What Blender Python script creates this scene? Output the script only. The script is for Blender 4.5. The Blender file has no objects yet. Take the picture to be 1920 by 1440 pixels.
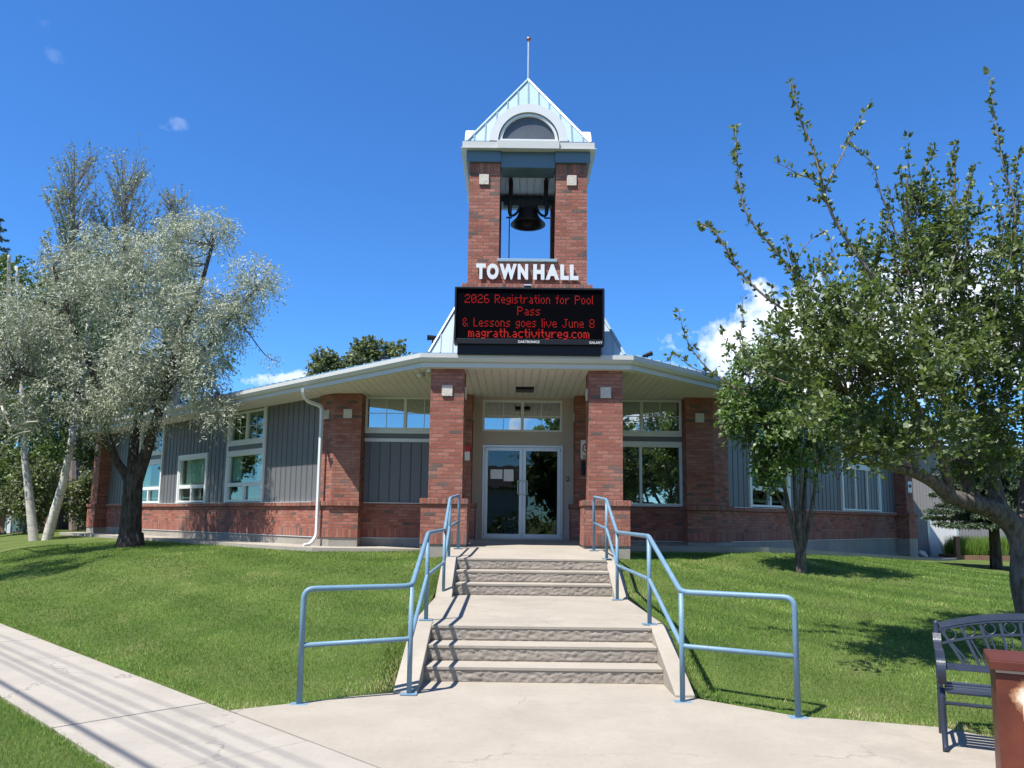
import bpy, bmesh, math, random
import numpy as np
from mathutils import Vector, Matrix
rad = math.radians
random.seed(7)
SC = bpy.context.scene
COL = SC.collection

# ------------------------------------------------------------------ camera
FPX, PPX, PPY, PITCH, ROLL = 1470., 960., 790., rad(7.1), rad(.7)
CAM = np.array([-.36, 0., 1.6])
_f = np.array([0, math.cos(PITCH), math.sin(PITCH)])
_r = np.array([1., 0, 0])
_u = np.cross(_r, _f)
CR = math.cos(ROLL)*_r + math.sin(ROLL)*_u
CU = -math.sin(ROLL)*_r + math.cos(ROLL)*_u
cd = bpy.data.cameras.new('camera')
cam = bpy.data.objects.new('camera', cd)
COL.objects.link(cam)
cam.matrix_world = Matrix(((CR[0], CU[0], -_f[0], CAM[0]), (CR[1], CU[1], -_f[1], CAM[1]), (CR[2], CU[2], -_f[2], CAM[2]), (0, 0, 0, 1)))
cd.sensor_fit = 'HORIZONTAL'
cd.sensor_width = 36
cd.lens = FPX/1920*36
cd.shift_y = (PPY-720)/1920
cd.clip_start = .05
cd.clip_end = 3000
SC.camera = cam

def ray(x, y):
    return _f + CR*(x-PPX)/FPX - CU*(y-PPY)/FPX

def at(x, y, Y):
    d = ray(x, y)
    return Vector(CAM + d*(Y/d[1]))

# ------------------------------------------------------------------ light
SUN_EL, SUN_AZ = rad(63.5), rad(49)          # azimuth measured from -Y (behind the camera) towards -X (left)
SDIR = Vector((-math.sin(SUN_AZ)*math.cos(SUN_EL), -math.cos(SUN_AZ)*math.cos(SUN_EL), math.sin(SUN_EL)))
sl = bpy.data.lights.new('sun', 'SUN')
sl.energy = 5.0
sl.angle = rad(.5)
sl.color = (1, .965, .90)
so = bpy.data.objects.new('sun', sl)
COL.objects.link(so)
so.rotation_euler = SDIR.to_track_quat('Z', 'Y').to_euler()
so.location = (-10, -10, 30)

W = bpy.data.worlds.new('World')
SC.world = W
W.use_nodes = True
nt = W.node_tree
nt.nodes.clear()

class NG:
    """tiny node-graph helper"""
    def __init__(s, tree): s.t = tree
    def n(s, typ, props=None, **ins):
        nd = s.t.nodes.new(typ)
        for k, v in (props or {}).items(): setattr(nd, k, v)
        for k, v in ins.items():
            key = int(k[1:]) if k[0] == 'i' and k[1:].isdigit() else k.replace('_', ' ')
            sk = nd.inputs[key]
            if isinstance(v, bpy.types.NodeSocket): s.t.links.new(v, sk)
            else: sk.default_value = v
        return nd
    def m(s, op, a, b=0., c=0., clamp=False):
        nd = s.n('ShaderNodeMath', {'operation': op, 'use_clamp': clamp}, i0=a, i1=b, i2=c)
        return nd.outputs[0]
    def ramp(s, fac, stops, interp='LINEAR'):
        nd = s.n('ShaderNodeValToRGB', None, Fac=fac)
        cr = nd.color_ramp
        cr.interpolation = interp
        while len(cr.elements) < len(stops): cr.elements.new(.5)
        for e, (p, c) in zip(cr.elements, stops):
            e.position = p
            e.color = (c, c, c, 1) if isinstance(c, (int, float)) else (*c, 1)
        return nd.outputs['Color']
    def mix(s, fac, a, b, blend='MIX'):
        nd = s.t.nodes.new('ShaderNodeMix')
        nd.data_type = 'RGBA'; nd.blend_type = blend
        for i, v in ((0, fac), (6, a), (7, b)):
            if isinstance(v, bpy.types.NodeSocket): s.t.links.new(v, nd.inputs[i])
            elif i == 0: nd.inputs[i].default_value = v
            else: nd.inputs[i].default_value = (*v, 1)
        return nd.outputs[2]

g = NG(nt)
sky = g.n('ShaderNodeTexSky', {'sky_type': 'NISHITA', 'sun_disc': False, 'sun_elevation': SUN_EL,
    'sun_rotation': math.atan2(SDIR.x, SDIR.y), 'altitude': 1500., 'air_density': 1.0, 'dust_density': .15, 'ozone_density': 3.2})
tc = g.n('ShaderNodeTexCoord')
sep = g.n('ShaderNodeSeparateXYZ', None, i0=tc.outputs['Generated'])
az = g.m('ARCTAN2', sep.outputs[0], sep.outputs[1])
el = g.m('ARCSINE', sep.outputs[2])
cvec = g.n('ShaderNodeCombineXYZ', None, X=az, Y=el, Z=0.).outputs[0]
big = g.n('ShaderNodeTexNoise', {'noise_dimensions': '3D'}, Vector=cvec, Scale=18., Detail=9., Roughness=.56).outputs['Fac']
fine = g.n('ShaderNodeTexNoise', {'noise_dimensions': '3D'}, Vector=cvec, Scale=60., Detail=8., Roughness=.62).outputs['Fac']
def azel(x, y):
    d = ray(x, y); d = d/np.linalg.norm(d)
    return math.atan2(d[0], d[1]), math.asin(d[2])
mask = None
CL = [(*azel(1520, 665), .15, .085, 1., .4), (*azel(1740, 620), .15, .09, .9, .4), (*azel(540, 712), .05, .012, .7, .7), (*azel(332, 228), .016, .009, .13, 1.6), (*azel(80, 42), .010, .006, .06, 1.6), (*azel(100, 104), .010, .008, .06, 1.6),
      (2.5, .30, .5, .14, 1., .8), (-2.3, .42, .45, .16, 1., .8), (3.1, .2, .35, .10, 1., .8)]
for (a0, e0, ra, re, amt, nz) in CL:
    da = g.m('DIVIDE', g.m('SUBTRACT', az, a0), ra)
    de = g.m('DIVIDE', g.m('SUBTRACT', el, e0), re)
    r2 = g.m('SQRT', g.m('ADD', g.m('MULTIPLY', da, da), g.m('MULTIPLY', de, de)))
    v = g.m('ADD', g.m('SUBTRACT', 1., r2), g.m('MULTIPLY', g.m('SUBTRACT', big, .5), 4.2*nz))
    v = g.m('ADD', v, g.m('MULTIPLY', g.m('SUBTRACT', fine, .5), 1.4*nz))
    v = g.m('MULTIPLY', g.m('MULTIPLY', v, 3.0 if amt > .6 else 1.2, clamp=True), amt)
    mask = v if mask is None else g.m('MAXIMUM', mask, v)
shade = g.n('ShaderNodeTexNoise', None, Vector=g.n('ShaderNodeVectorMath', {'operation': 'ADD'}, i0=cvec, i1=(.01, .03, 0)).outputs[0], Scale=26., Detail=6., Roughness=.55).outputs['Fac']
ccol = g.ramp(shade, [(.3, (4.2, 5.4, 7.6)), (.52, (8.2, 8.8, 9.8)), (.7, (9.6, 9.8, 10.2))])
hs = g.n('ShaderNodeHueSaturation', None, Hue=.502, Saturation=1.1, Value=1.0, Color=sky.outputs[0])
tint = g.mix(1., hs.outputs[0], (.63, 1.11, 1.50), 'MULTIPLY')
skyc = g.mix(mask, tint, ccol)
bg = g.n('ShaderNodeBackground', None, Color=skyc, Strength=.086)
g.n('ShaderNodeOutputWorld', None, Surface=bg.outputs[0])

SC.view_settings.view_transform = 'Standard'
SC.view_settings.look = 'None'
SC.view_settings.gamma = 1
SC.view_settings.exposure = 0.83
SC.view_settings.use_curve_mapping = False
SC.render.engine = 'CYCLES'
SC.cycles.max_bounces = 8
SC.cycles.transparent_max_bounces = 12
SC.cycles.use_denoising = True

# ------------------------------------------------------------------ materials
def newmat(name):
    m = bpy.data.materials.new(name)
    m.use_nodes = True
    m.node_tree.nodes.clear()
    return m, NG(m.node_tree)

def finish(g, shader):
    g.n('ShaderNodeOutputMaterial', None, Surface=shader)

def bump(g, h, strength, dist=.01):
    return g.n('ShaderNodeBump', None, Height=h, Strength=strength, Distance=dist).outputs[0]

def plain(name, col, rough=.6, var=.08, scale=3., bmp=0., bscale=60., metal=0., spec=.5, coat=0.):
    m, g = newmat(name)
    co = g.n('ShaderNodeTexCoord').outputs['Object']
    nz = g.n('ShaderNodeTexNoise', None, Vector=co, Scale=scale, Detail=6., Roughness=.6).outputs['Fac']
    c = g.mix(nz, tuple(max(0, x*(1-var*1.6)) for x in col), tuple(min(1, x*(1+var*1.6)) for x in col))
    kw = {}
    if bmp:
        n2 = g.n('ShaderNodeTexNoise', None, Vector=co, Scale=bscale, Detail=5., Roughness=.6).outputs['Fac']
        kw['Normal'] = bump(g, n2, bmp)
    b = g.n('ShaderNodeBsdfPrincipled', None, Base_Color=c, Roughness=g.m('ADD', g.m('MULTIPLY', nz, .15), rough-.07), Metallic=metal, Specular_IOR_Level=spec, Coat_Weight=coat, **kw)
    finish(g, b.outputs[0])
    return m

def brick_mat(name, rw, rh, soldier=False, offset=.5):
    m, g = newmat(name)
    uv = g.n('ShaderNodeUVMap').outputs[0]
    if soldier:
        sp = g.n('ShaderNodeSeparateXYZ', None, i0=uv)
        uv = g.n('ShaderNodeCombineXYZ', None, X=sp.outputs[1], Y=sp.outputs[0], Z=0.).outputs[0]
    b = g.n('ShaderNodeTexBrick', {'offset': offset}, Vector=uv, Color1=(0, 0, 0, 1), Color2=(1, 1, 1, 1), Mortar=(.5, .5, .5, 1), Scale=1., Mortar_Size=.0065, Mortar_Smooth=.25, Bias=0., Brick_Width=rw, Row_Height=rh)
    c = g.ramp(b.outputs['Color'], [(.0, (.11, .085, .075)), (.08, (.14, .10, .085)), (.11, (.29, .09, .06)), (.35, (.35, .108, .072)), (.6, (.40, .138, .092)), (.85, (.47, .19, .132)), (1., (.36, .11, .074))])
    co = g.n('ShaderNodeTexCoord').outputs['Object']
    n1 = g.n('ShaderNodeTexNoise', None, Vector=co, Scale=24., Detail=7., Roughness=.7).outputs['Fac']
    n3 = g.n('ShaderNodeTexNoise', None, Vector=co, Scale=1.1, Detail=4., Roughness=.6).outputs['Fac']
    c = g.mix(g.ramp(n1, [(.3, .0), (.75, .62)]), c, (.13, .052, .042), 'MIX')
    c = g.mix(g.ramp(n3, [(.45, 0.), (.75, .35)]), c, (.42, .27, .22))
    c = g.mix(b.outputs['Fac'], c, (.185, .125, .10))
    h = g.m('ADD', g.m('MULTIPLY', g.m('SUBTRACT', 1., b.outputs['Fac']), 1.), g.m('MULTIPLY', n1, .9))
    bs = g.n('ShaderNodeBsdfPrincipled', None, Base_Color=c, Roughness=.85, Specular_IOR_Level=.3, Normal=bump(g, h, .9, .012))
    finish(g, bs.outputs[0])
    return m

def concrete(name, col, var=.10, patch=.5, bmp=.25, stain=.0, crack=0.):
    m, g = newmat(name)
    co = g.n('ShaderNodeTexCoord').outputs['Object']
    a = g.n('ShaderNodeTexNoise', None, Vector=co, Scale=1.3, Detail=8., Roughness=.65).outputs['Fac']
    b = g.n('ShaderNodeTexNoise', None, Vector=co, Scale=140., Detail=4., Roughness=.7).outputs['Fac']
    c3 = g.n('ShaderNodeTexNoise', None, Vector=co, Scale=14., Detail=6., Roughness=.7).outputs['Fac']
    c = g.mix(g.ramp(a, [(.3, 0.), (.7, 1.)]), tuple(x*(1-var) for x in col), tuple(x*(1+var) for x in col))
    c = g.mix(g.ramp(b, [(.38, .28), (.55, 0.)]), c, tuple(x*.55 for x in col))
    c = g.mix(g.ramp(c3, [(.35, .22), (.5, 0.)]), c, tuple(x*.72 for x in col))
    if stain:
        s1 = g.n('ShaderNodeTexNoise', None, Vector=co, Scale=.55, Detail=9., Roughness=.7).outputs['Fac']
        c = g.mix(g.ramp(s1, [(.56, 0.), (.64, stain)]), c, tuple(x*.66 for x in col))
    if crack:
        wv = g.n('ShaderNodeTexNoise', None, Vector=co, Scale=2.4, Detail=6., Roughness=.65).outputs['Color']
        vv = g.n('ShaderNodeVectorMath', {'operation': 'ADD'}, i0=co, i1=g.n('ShaderNodeVectorMath', {'operation': 'SCALE'}, i0=wv, Scale=.55).outputs[0]).outputs[0]
        vo = g.n('ShaderNodeTexVoronoi', {'feature': 'DISTANCE_TO_EDGE'}, Vector=vv, Scale=.30).outputs['Distance']
        gate = g.ramp(a, [(.46, 0.), (.56, 1.)])
        ck = g.m('MULTIPLY', g.ramp(vo, [(.0, 1.), (.0016, .9), (.0034, 0.)]), gate)
        c = g.mix(g.m('MULTIPLY', ck, crack), c, tuple(x*.35 for x in col))
        sp_ = g.n('ShaderNodeTexVoronoi', None, Vector=co, Scale=7.).outputs['Distance']
        c = g.mix(g.ramp(sp_, [(.0, .55), (.05, .5), (.075, 0.)]), c, tuple(x*.6 for x in col))
    n = bump(g, g.m('ADD', b, g.m('MULTIPLY', c3, .8)), bmp, .006)
    bs = g.n('ShaderNodeBsdfPrincipled', None, Base_Color=c, Roughness=.9, Specular_IOR_Level=.25, Normal=n)
    finish(g, bs.outputs[0])
    return m

def leafmat(name, lo, hi, back=None, trans=.35, rough=.5, yellow=None):
    m, g = newmat(name)
    at_ = g.n('ShaderNodeAttribute', {'attribute_name': 'rnd'}).outputs['Fac']
    stops = [(0., lo), (.55, tuple((a+b)/2 for a, b in zip(lo, hi))), (.93, hi), (1., yellow or hi)]
    c = g.ramp(at_, stops)
    if back:
        geo = g.n('ShaderNodeNewGeometry').outputs['Backfacing']
        c = g.mix(geo, c, back)
    p = g.n('ShaderNodeBsdfPrincipled', None, Base_Color=c, Roughness=rough, Specular_IOR_Level=.45)
    tcol = g.mix(.5, c, tuple(min(1, x*1.8) for x in hi))
    t = g.n('ShaderNodeBsdfTranslucent', None, Color=tcol)
    mx = g.n('ShaderNodeMixShader', None, Fac=trans, i1=p.outputs[0], i2=t.outputs[0])
    finish(g, mx.outputs[0])
    return m

def bark(name, lo, hi, sx=10., sz=2.2, strength=.9):
    m, g = newmat(name)
    co = g.n('ShaderNodeTexCoord').outputs['Object']
    mp = g.n('ShaderNodeMapping', None, Vector=co, Scale=(sx, sx, sz))
    n = g.n('ShaderNodeTexNoise', None, Vector=mp.outputs[0], Scale=2.2, Detail=8., Roughness=.68, Distortion=.5).outputs['Fac']
    c = g.ramp(n, [(.36, lo), (.62, hi)])
    p = g.n('ShaderNodeBsdfPrincipled', None, Base_Color=c, Roughness=.9, Specular_IOR_Level=.2, Normal=bump(g, n, strength, .03))
    finish(g, p.outputs[0])
    return m

def birchbark(name):
    m, g = newmat(name)
    co = g.n('ShaderNodeTexCoord').outputs['Object']
    mp = g.n('ShaderNodeMapping', None, Vector=co, Scale=(2.2, 2.2, 11.))
    n = g.n('ShaderNodeTexNoise', None, Vector=mp.outputs[0], Scale=1.0, Detail=5., Roughness=.6, Distortion=.6).outputs['Fac']
    mp2 = g.n('ShaderNodeMapping', None, Vector=co, Scale=(1.6, 1.6, 3.))
    n2 = g.n('ShaderNodeTexNoise', None, Vector=mp2.outputs[0], Scale=1.6, Detail=6., Roughness=.7).outputs['Fac']
    c = g.ramp(n, [(.0, (.03, .028, .025)), (.30, (.06, .055, .05)), (.345, (.42, .38, .33)), (.7, (.60, .55, .49))])
    c = g.mix(g.ramp(n2, [(.62, 0.), (.68, .8)]), c, (.10, .085, .075))
    p = g.n('ShaderNodeBsdfPrincipled', None, Base_Color=c, Roughness=.8, Specular_IOR_Level=.25, Normal=bump(g, n, .4, .02))
    finish(g, p.outputs[0])
    return m

def glassmat(name, refl=.35, tint=(.55, .62, .62), edge=.45):
    m, g = newmat(name)
    lw = g.n('ShaderNodeLayerWeight', None, Blend=.35).outputs['Facing']
    f = g.m('ADD', g.m('MULTIPLY', lw, edge), refl, clamp=True)
    co = g.n('ShaderNodeTexCoord').outputs['Object']
    nz = g.n('ShaderNodeTexNoise', None, Vector=co, Scale=1.4, Detail=2.).outputs['Fac']
    gl = g.n('ShaderNodeBsdfGlossy', None, Color=(.9, .95, .95, 1), Roughness=.012, Normal=bump(g, nz, .03, .05))
    tr = g.n('ShaderNodeBsdfTransparent', None, Color=(*tint, 1))
    mx = g.n('ShaderNodeMixShader', None, Fac=f, i1=tr.outputs[0], i2=gl.outputs[0])
    finish(g, mx.outputs[0])
    return m

def emis(name, col, s):
    m, g = newmat(name)
    e = g.n('ShaderNodeEmission', None, Color=(*col, 1), Strength=s)
    finish(g, e.outputs[0])
    return m

M = {}
M['brick'] = brick_mat('brick', .215, .068)
M['soldier'] = brick_mat('brick_on_end', .30, .068, True, 0.)
M['found'] = concrete('foundation_concrete', (.33, .30, .255), .18, bmp=.9, stain=.3)
M['walk'] = concrete('walk_concrete', (.345, .31, .262), .10, bmp=.35, stain=.35, crack=.75)
M['plaza'] = concrete('plaza_concrete', (.335, .295, .24), .11, bmp=.4, stain=.35, crack=.55)
M['step'] = concrete('step_concrete', (.345, .305, .25), .12, bmp=.5, stain=.25)
M['rough'] = concrete('rock_face_concrete', (.34, .295, .245), .16, bmp=.9, stain=.35)
M['clad'] = plain('grey_cladding', (.135, .133, .138), .45, .05, 1.2, .05, 30)
M['claddark'] = plain('groove_shadow_metal', (.03, .033, .04), .7)
M['white'] = plain('white_trim', (.70, .71, .70), .4, .04, 2.)
M['soffit'] = plain('cream_soffit', (.66, .60, .56), .55, .03, 1.)
M['fascia'] = plain('fascia_metal', (.53, .52, .49), .38, .03, .7)
M['stucco'] = plain('tan_stucco', (.50, .425, .35), .9, .06, 2., .5, 160)
M['stone'] = plain('carved_stone', (.55, .49, .41), .85, .3, 26., 1., 34)
M['bluetrim'] = plain('slate_blue_metal', (.085, .145, .195), .4, .05, 2.)
M['alu'] = plain('aluminium', (.60, .61, .62), .32, .04, 4., metal=.6)
M['black'] = plain('black_metal', (.007, .008, .012), .5, .1, 6., spec=.3)
M['iron'] = plain('cast_iron', (.016, .015, .014), .5, .3, 14., .4, 40)
M['glass'] = glassmat('window_glass', .40)
M['wingglass'] = glassmat('green_tinted_glass', .09, (.74, .86, .82), .16)
M['doorglass'] = glassmat('door_glass', .07, (.30, .34, .35), .4)
M['inside'] = plain('interior_plaster', (.22, .22, .20), .9)
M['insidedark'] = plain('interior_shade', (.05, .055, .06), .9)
M['curtain'] = plain('green_white_curtain', (.74, .82, .78), .9, .12, 9.)
M['paper'] = plain('paper', (.75, .76, .78), .8, .02, 5.)
M['railblue'] = plain('blue_paint', (.125, .245, .35), .34, .07, 9., .06, 90)
def railpaint():
    m, g = newmat('weathered_blue_paint')
    co = g.n('ShaderNodeTexCoord').outputs['Object']
    n1 = g.n('ShaderNodeTexNoise', None, Vector=co, Scale=5., Detail=6., Roughness=.65).outputs['Fac']
    n2 = g.n('ShaderNodeTexNoise', None, Vector=co, Scale=38., Detail=5., Roughness=.7).outputs['Fac']
    c = g.mix(g.ramp(n1, [(.3, 0.), (.7, 1.)]), (.115, .205, .285), (.16, .265, .345))
    c = g.mix(g.ramp(n2, [(.66, 0.), (.70, .85)]), c, (.13, .075, .05))
    p = g.n('ShaderNodeBsdfPrincipled', None, Base_Color=c, Roughness=g.m('ADD', g.m('MULTIPLY', n1, .3), .32), Specular_IOR_Level=.4, Normal=bump(g, n2, .18, .004))
    finish(g, p.outputs[0]); return m
M['railblue'] = railpaint()
M['whitepaint'] = plain('white_paint', (.66, .66, .65), .4, .03, 4.)
M['led'] = emis('red_led', (1., .035, .04), .34)
M['ledorange'] = emis('dim_led', (1., .22, .14), .2)
M['red'] = plain('red_paint', (.45, .02, .02), .4)
M['wood'] = plain('old_timber', (.20, .11, .07), .9, .2, 9., .4, 40)
M['greysiding'] = plain('corrugated_grey', (.20, .19, .19), .5, .05, 2.)
M['asphalt'] = concrete('asphalt', (.055, .055, .056), .15, bmp=.8)

def rib_metal(name, col, period, rough=.3, axis=0):
    m, g = newmat(name)
    uv = g.n('ShaderNodeUVMap').outputs[0]
    sp = g.n('ShaderNodeSeparateXYZ', None, i0=uv)
    fr = g.m('FRACT', g.m('DIVIDE', sp.outputs[axis], period))
    line = g.ramp(fr, [(0., 1.), (.06, 1.), (.12, 0.), (.9, 0.), (.96, 1.)])
    co = g.n('ShaderNodeTexCoord').outputs['Object']
    nz = g.n('ShaderNodeTexNoise', None, Vector=co, Scale=1.5, Detail=4.).outputs['Fac']
    c = g.mix(nz, tuple(x*.92 for x in col), tuple(min(1, x*1.08) for x in col))
    p = g.n('ShaderNodeBsdfPrincipled', None, Base_Color=c, Roughness=rough, Specular_IOR_Level=.5, Normal=bump(g, line, .8, .02))
    finish(g, p.outputs[0])
    return m
M['soffitp'] = rib_metal('soffit_panel', (.67, .635, .625), .15, .6)
M['roof'] = rib_metal('pale_blue_roof', (.20, .33, .41), .28, .5)
M['roofpale'] = plain('pale_blue_metal', (.28, .385, .45), .42, .05, 2.)
M['corr'] = rib_metal('corrugated_wall', (.25, .235, .235), .11, .55)

# bench paint / rust
def rustmat():
    m, g = newmat('rusty_brown_paint')
    co = g.n('ShaderNodeTexCoord').outputs['Object']
    n1 = g.n('ShaderNodeTexNoise', None, Vector=co, Scale=2.6, Detail=7., Roughness=.6).outputs['Fac']
    n2 = g.n('ShaderNodeTexNoise', None, Vector=co, Scale=9., Detail=6., Roughness=.7).outputs['Fac']
    sp = g.n('ShaderNodeSeparateXYZ', None, i0=co)
    # sun-bleached cream patch high on the body, away from the left corner
    dx = g.m('DIVIDE', g.m('SUBTRACT', sp.outputs[0], .185), .12)
    dz = g.m('DIVIDE', g.m('SUBTRACT', sp.outputs[2], .61), .13)
    rr = g.m('SQRT', g.m('ADD', g.m('MULTIPLY', dx, dx), g.m('MULTIPLY', dz, dz)))
    k = g.m('ADD', g.m('SUBTRACT', 1.05, rr), g.m('MULTIPLY', g.m('SUBTRACT', n2, .5), 1.6))
    c = g.mix(g.ramp(n1, [(.35, 0.), (.7, 1.)]), (.075, .022, .014), (.17, .045, .026))
    c = g.mix(g.ramp(k, [(.25, 0.), (.45, .6), (.7, 1.)]), c, (.45, .24, .13))
    c = g.mix(g.ramp(k, [(.55, 0.), (.85, 1.)]), c, (.66, .62, .50))
    p = g.n('ShaderNodeBsdfPrincipled', None, Base_Color=c, Roughness=.5, Specular_IOR_Level=.3, Normal=bump(g, n2, .15, .01))
    finish(g, p.outputs[0])
    return m
M['rust'] = rustmat()
M['lidbrown'] = plain('brown_lid_paint', (.095, .026, .018), .45, .18, 6., spec=.3)
M['bench'] = plain('bench_paint', (.022, .029, .048), .34, .18, 10., .1, 60)

# ------------------------------------------------------------------ object helpers
def setp(o, label=None, cat=None, group=None, kind=None):
    if label: o['label'] = label
    if cat: o['category'] = cat
    if group: o['group'] = group
    if kind: o['kind'] = kind
    return o

def thing(name, label, cat, loc=(0, 0, 0), group=None, rz=0.):
    o = bpy.data.objects.new(name, None)
    o.empty_display_size = .2
    COL.objects.link(o)
    o.location = loc
    o.rotation_euler = (0, 0, rz)
    return setp(o, label, cat, group)

def link(name, me, parent=None, loc=None):
    o = bpy.data.objects.new(name, me)
    COL.objects.link(o)
    if loc is not None: o.location = loc
    if parent: o.parent = parent
    return o

class Frame:
    """local (s, t, z): along, outward, up"""
    def __init__(s, P, u, n, k=1.): s.P = P; s.u = (u[0]*k, u[1]*k); s.n = (n[0]*k, n[1]*k); s.k = k
    def __call__(s, a, t, z): return (s.P[0]+a*s.u[0]+t*s.n[0], s.P[1]+a*s.u[1]+t*s.n[1], 1.6+(z-1.6)*s.k)
ID = Frame((0, 0), (1, 0), (0, 1))

class MB:
    def __init__(s): s.v = []; s.f = []; s.uv = []
    def face(s, pts, uvs):
        i = len(s.v); s.v += [tuple(p) for p in pts]; s.f.append(tuple(range(i, i+len(pts)))); s.uv.append(uvs)
    def box(s, a0, a1, b0, b1, z0, z1, F=ID, voff=0., uoff=0.):
        c = {}
        i = len(s.v)
        for k, (x, y, z) in enumerate([(x, y, z) for z in (z0, z1) for y in (b0, b1) for x in (a0, a1)]):
            s.v.append(F(x, y, z)); c[k] = (x, y, z)
        for q in ((0, 1, 5, 4), (2, 6, 7, 3), (0, 4, 6, 2), (1, 3, 7, 5), (0, 2, 3, 1), (4, 5, 7, 6)):
            s.f.append(tuple(i+j for j in q))
            if q in ((0, 1, 5, 4), (2, 6, 7, 3)): s.uv.append([(c[j][0]+uoff, c[j][2]-voff) for j in q])
            elif q in ((0, 4, 6, 2), (1, 3, 7, 5)): s.uv.append([(c[j][1]+uoff, c[j][2]-voff) for j in q])
            else: s.uv.append([(c[j][0], c[j][1]) for j in q])
        return s
    def prism(s, poly, z0, z1, F=ID):
        n = len(poly); i = len(s.v)
        for z in (z0, z1):
            for (x, y) in poly: s.v.append(F(x, y, z))
        s.f.append(tuple(i+j for j in range(n))[::-1]); s.uv.append([poly[j] for j in range(n)][::-1])
        s.f.append(tuple(i+n+j for j in range(n))); s.uv.append([poly[j] for j in range(n)])
        d = 0
        for j in range(n):
            k = (j+1) % n
            L = math.dist(poly[j], poly[k])
            s.f.append((i+j, i+k, i+n+k, i+n+j)); s.uv.append([(d, z0), (d+L, z0), (d+L, z1), (d, z1)]); d += L
        return s
    def extrude(s, prof, a0, a1, F=ID):
        """profile of (t, z) swept along s from a0 to a1"""
        n = len(prof); i = len(s.v)
        for a in (a0, a1):
            for (t, z) in prof: s.v.append(F(a, t, z))
        s.f.append(tuple(i+j for j in range(n))[::-1]); s.uv.append([prof[j] for j in range(n)][::-1])
        s.f.append(tuple(i+n+j for j in range(n))); s.uv.append([prof[j] for j in range(n)])
        for j in range(n):
            k = (j+1) % n
            s.f.append((i+j, i+k, i+n+k, i+n+j)); s.uv.append([(a0, prof[j][1]), (a0, prof[k][1]), (a1, prof[k][1]), (a1, prof[j][1])])
        return s
    def tube(s, pts, r, seg=10, cap=True):
        pts = [Vector(p) for p in pts]
        rs = r if isinstance(r, (list, tuple)) else [r]*len(pts)
        i0 = len(s.v)
        up = None
        for k, p in enumerate(pts):
            a = pts[max(0, k-1)]; b = pts[min(len(pts)-1, k+1)]
            d = (b-a).normalized()
            if up is None:
                up = d.orthogonal().normalized()
            else:
                up = (up - d*up.dot(d))
                up = up.normalized() if up.length > 1e-6 else d.orthogonal().normalized()
            w = d.cross(up)
            for j in range(seg):
                an = 2*math.pi*j/seg
                s.v.append(tuple(p + (up*math.cos(an)+w*math.sin(an))*rs[k]))
        for k in range(len(pts)-1):
            for j in range(seg):
                j2 = (j+1) % seg
                s.f.append((i0+k*seg+j, i0+k*seg+j2, i0+(k+1)*seg+j2, i0+(k+1)*seg+j))
                s.uv.append([(j/seg, k), ((j+1)/seg, k), ((j+1)/seg, k+1), (j/seg, k+1)])
        if cap:
            s.f.append(tuple(i0+j for j in range(seg))[::-1]); s.uv.append([(0, 0)]*seg)
            e = i0+(len(pts)-1)*seg
            s.f.append(tuple(e+j for j in range(seg))); s.uv.append([(0, 0)]*seg)
        return s
    def lathe(s, prof, c, seg=28, axis='z'):
        i0 = len(s.v)
        for (r, z) in prof:
            for j in range(seg):
                a = 2*math.pi*j/seg
                s.v.append((c[0]+r*math.cos(a), c[1]+r*math.sin(a), c[2]+z))
        for k in range(len(prof)-1):
            for j in range(seg):
                j2 = (j+1) % seg
                s.f.append((i0+k*seg+j, i0+k*seg+j2, i0+(k+1)*seg+j2, i0+(k+1)*seg+j))
                s.uv.append([(0, 0)]*4)
        return s
    def build(s, name, mat, parent=None, origin=None, smooth=False, recalc=True, bevel=0.):
        me = bpy.data.meshes.new(name)
        vs = s.v
        if origin is not None:
            vs = [(x-origin[0], y-origin[1], z-origin[2]) for x, y, z in vs]
        me.from_pydata(vs, [], s.f)
        uvl = me.uv_layers.new(name='UVMap')
        flat = [c for q in s.uv for p in q for c in p]
        uvl.data.foreach_set('uv', flat)
        if recalc or bevel:
            bm = bmesh.new(); bm.from_mesh(me)
            if bevel:
                bmesh.ops.remove_doubles(bm, verts=bm.verts, dist=1e-5)
            bmesh.ops.recalc_face_normals(bm, faces=bm.faces)
            if bevel:
                es = [e for e in bm.edges if len(e.link_faces) == 2 and e.calc_face_angle(0) > .5]
                bmesh.ops.bevel(bm, geom=es, offset=bevel, segments=2, profile=.5, affect='EDGES')
            bm.to_mesh(me); bm.free()
        me.materials.append(M[mat] if isinstance(mat, str) else mat)
        if smooth: me.polygons.foreach_set('use_smooth', [True]*len(me.polygons))
        me.update()
        o = link(name, me, parent)
        if origin is not None:
            o.location = Vector(origin)
            if parent: o.location = Vector(origin)-parent.location
        elif parent:
            o.location = -Vector(parent.location)
        return o

def sub(name, mb, mat, par, **k):
    """child of a mesh part whose own location is `par.location` (parents are unrotated, unscaled)"""
    o = mb.build(name, mat, None, **k)
    w = Vector(par.location)
    p = par.parent
    while p: w += Vector(p.location); p = p.parent
    o.location = Vector(o.location) - w
    o.parent = par
    return o

def part(name, mb, mat, par, **k): return sub(name, mb, mat, par, **k)

def fillet(pts, r, n=5):
    out = [Vector(pts[0])]
    for i in range(1, len(pts)-1):
        a, b, c = Vector(pts[i-1]), Vector(pts[i]), Vector(pts[i+1])
        d1 = min(r, (a-b).length*.45); d2 = min(r, (c-b).length*.45)
        p = b+(a-b).normalized()*d1; q = b+(c-b).normalized()*d2
        for k in range(n+1):
            t = k/n
            out.append(p*(1-t)**2 + b*2*t*(1-t) + q*t*t)
    out.append(Vector(pts[-1]))
    return out

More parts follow.
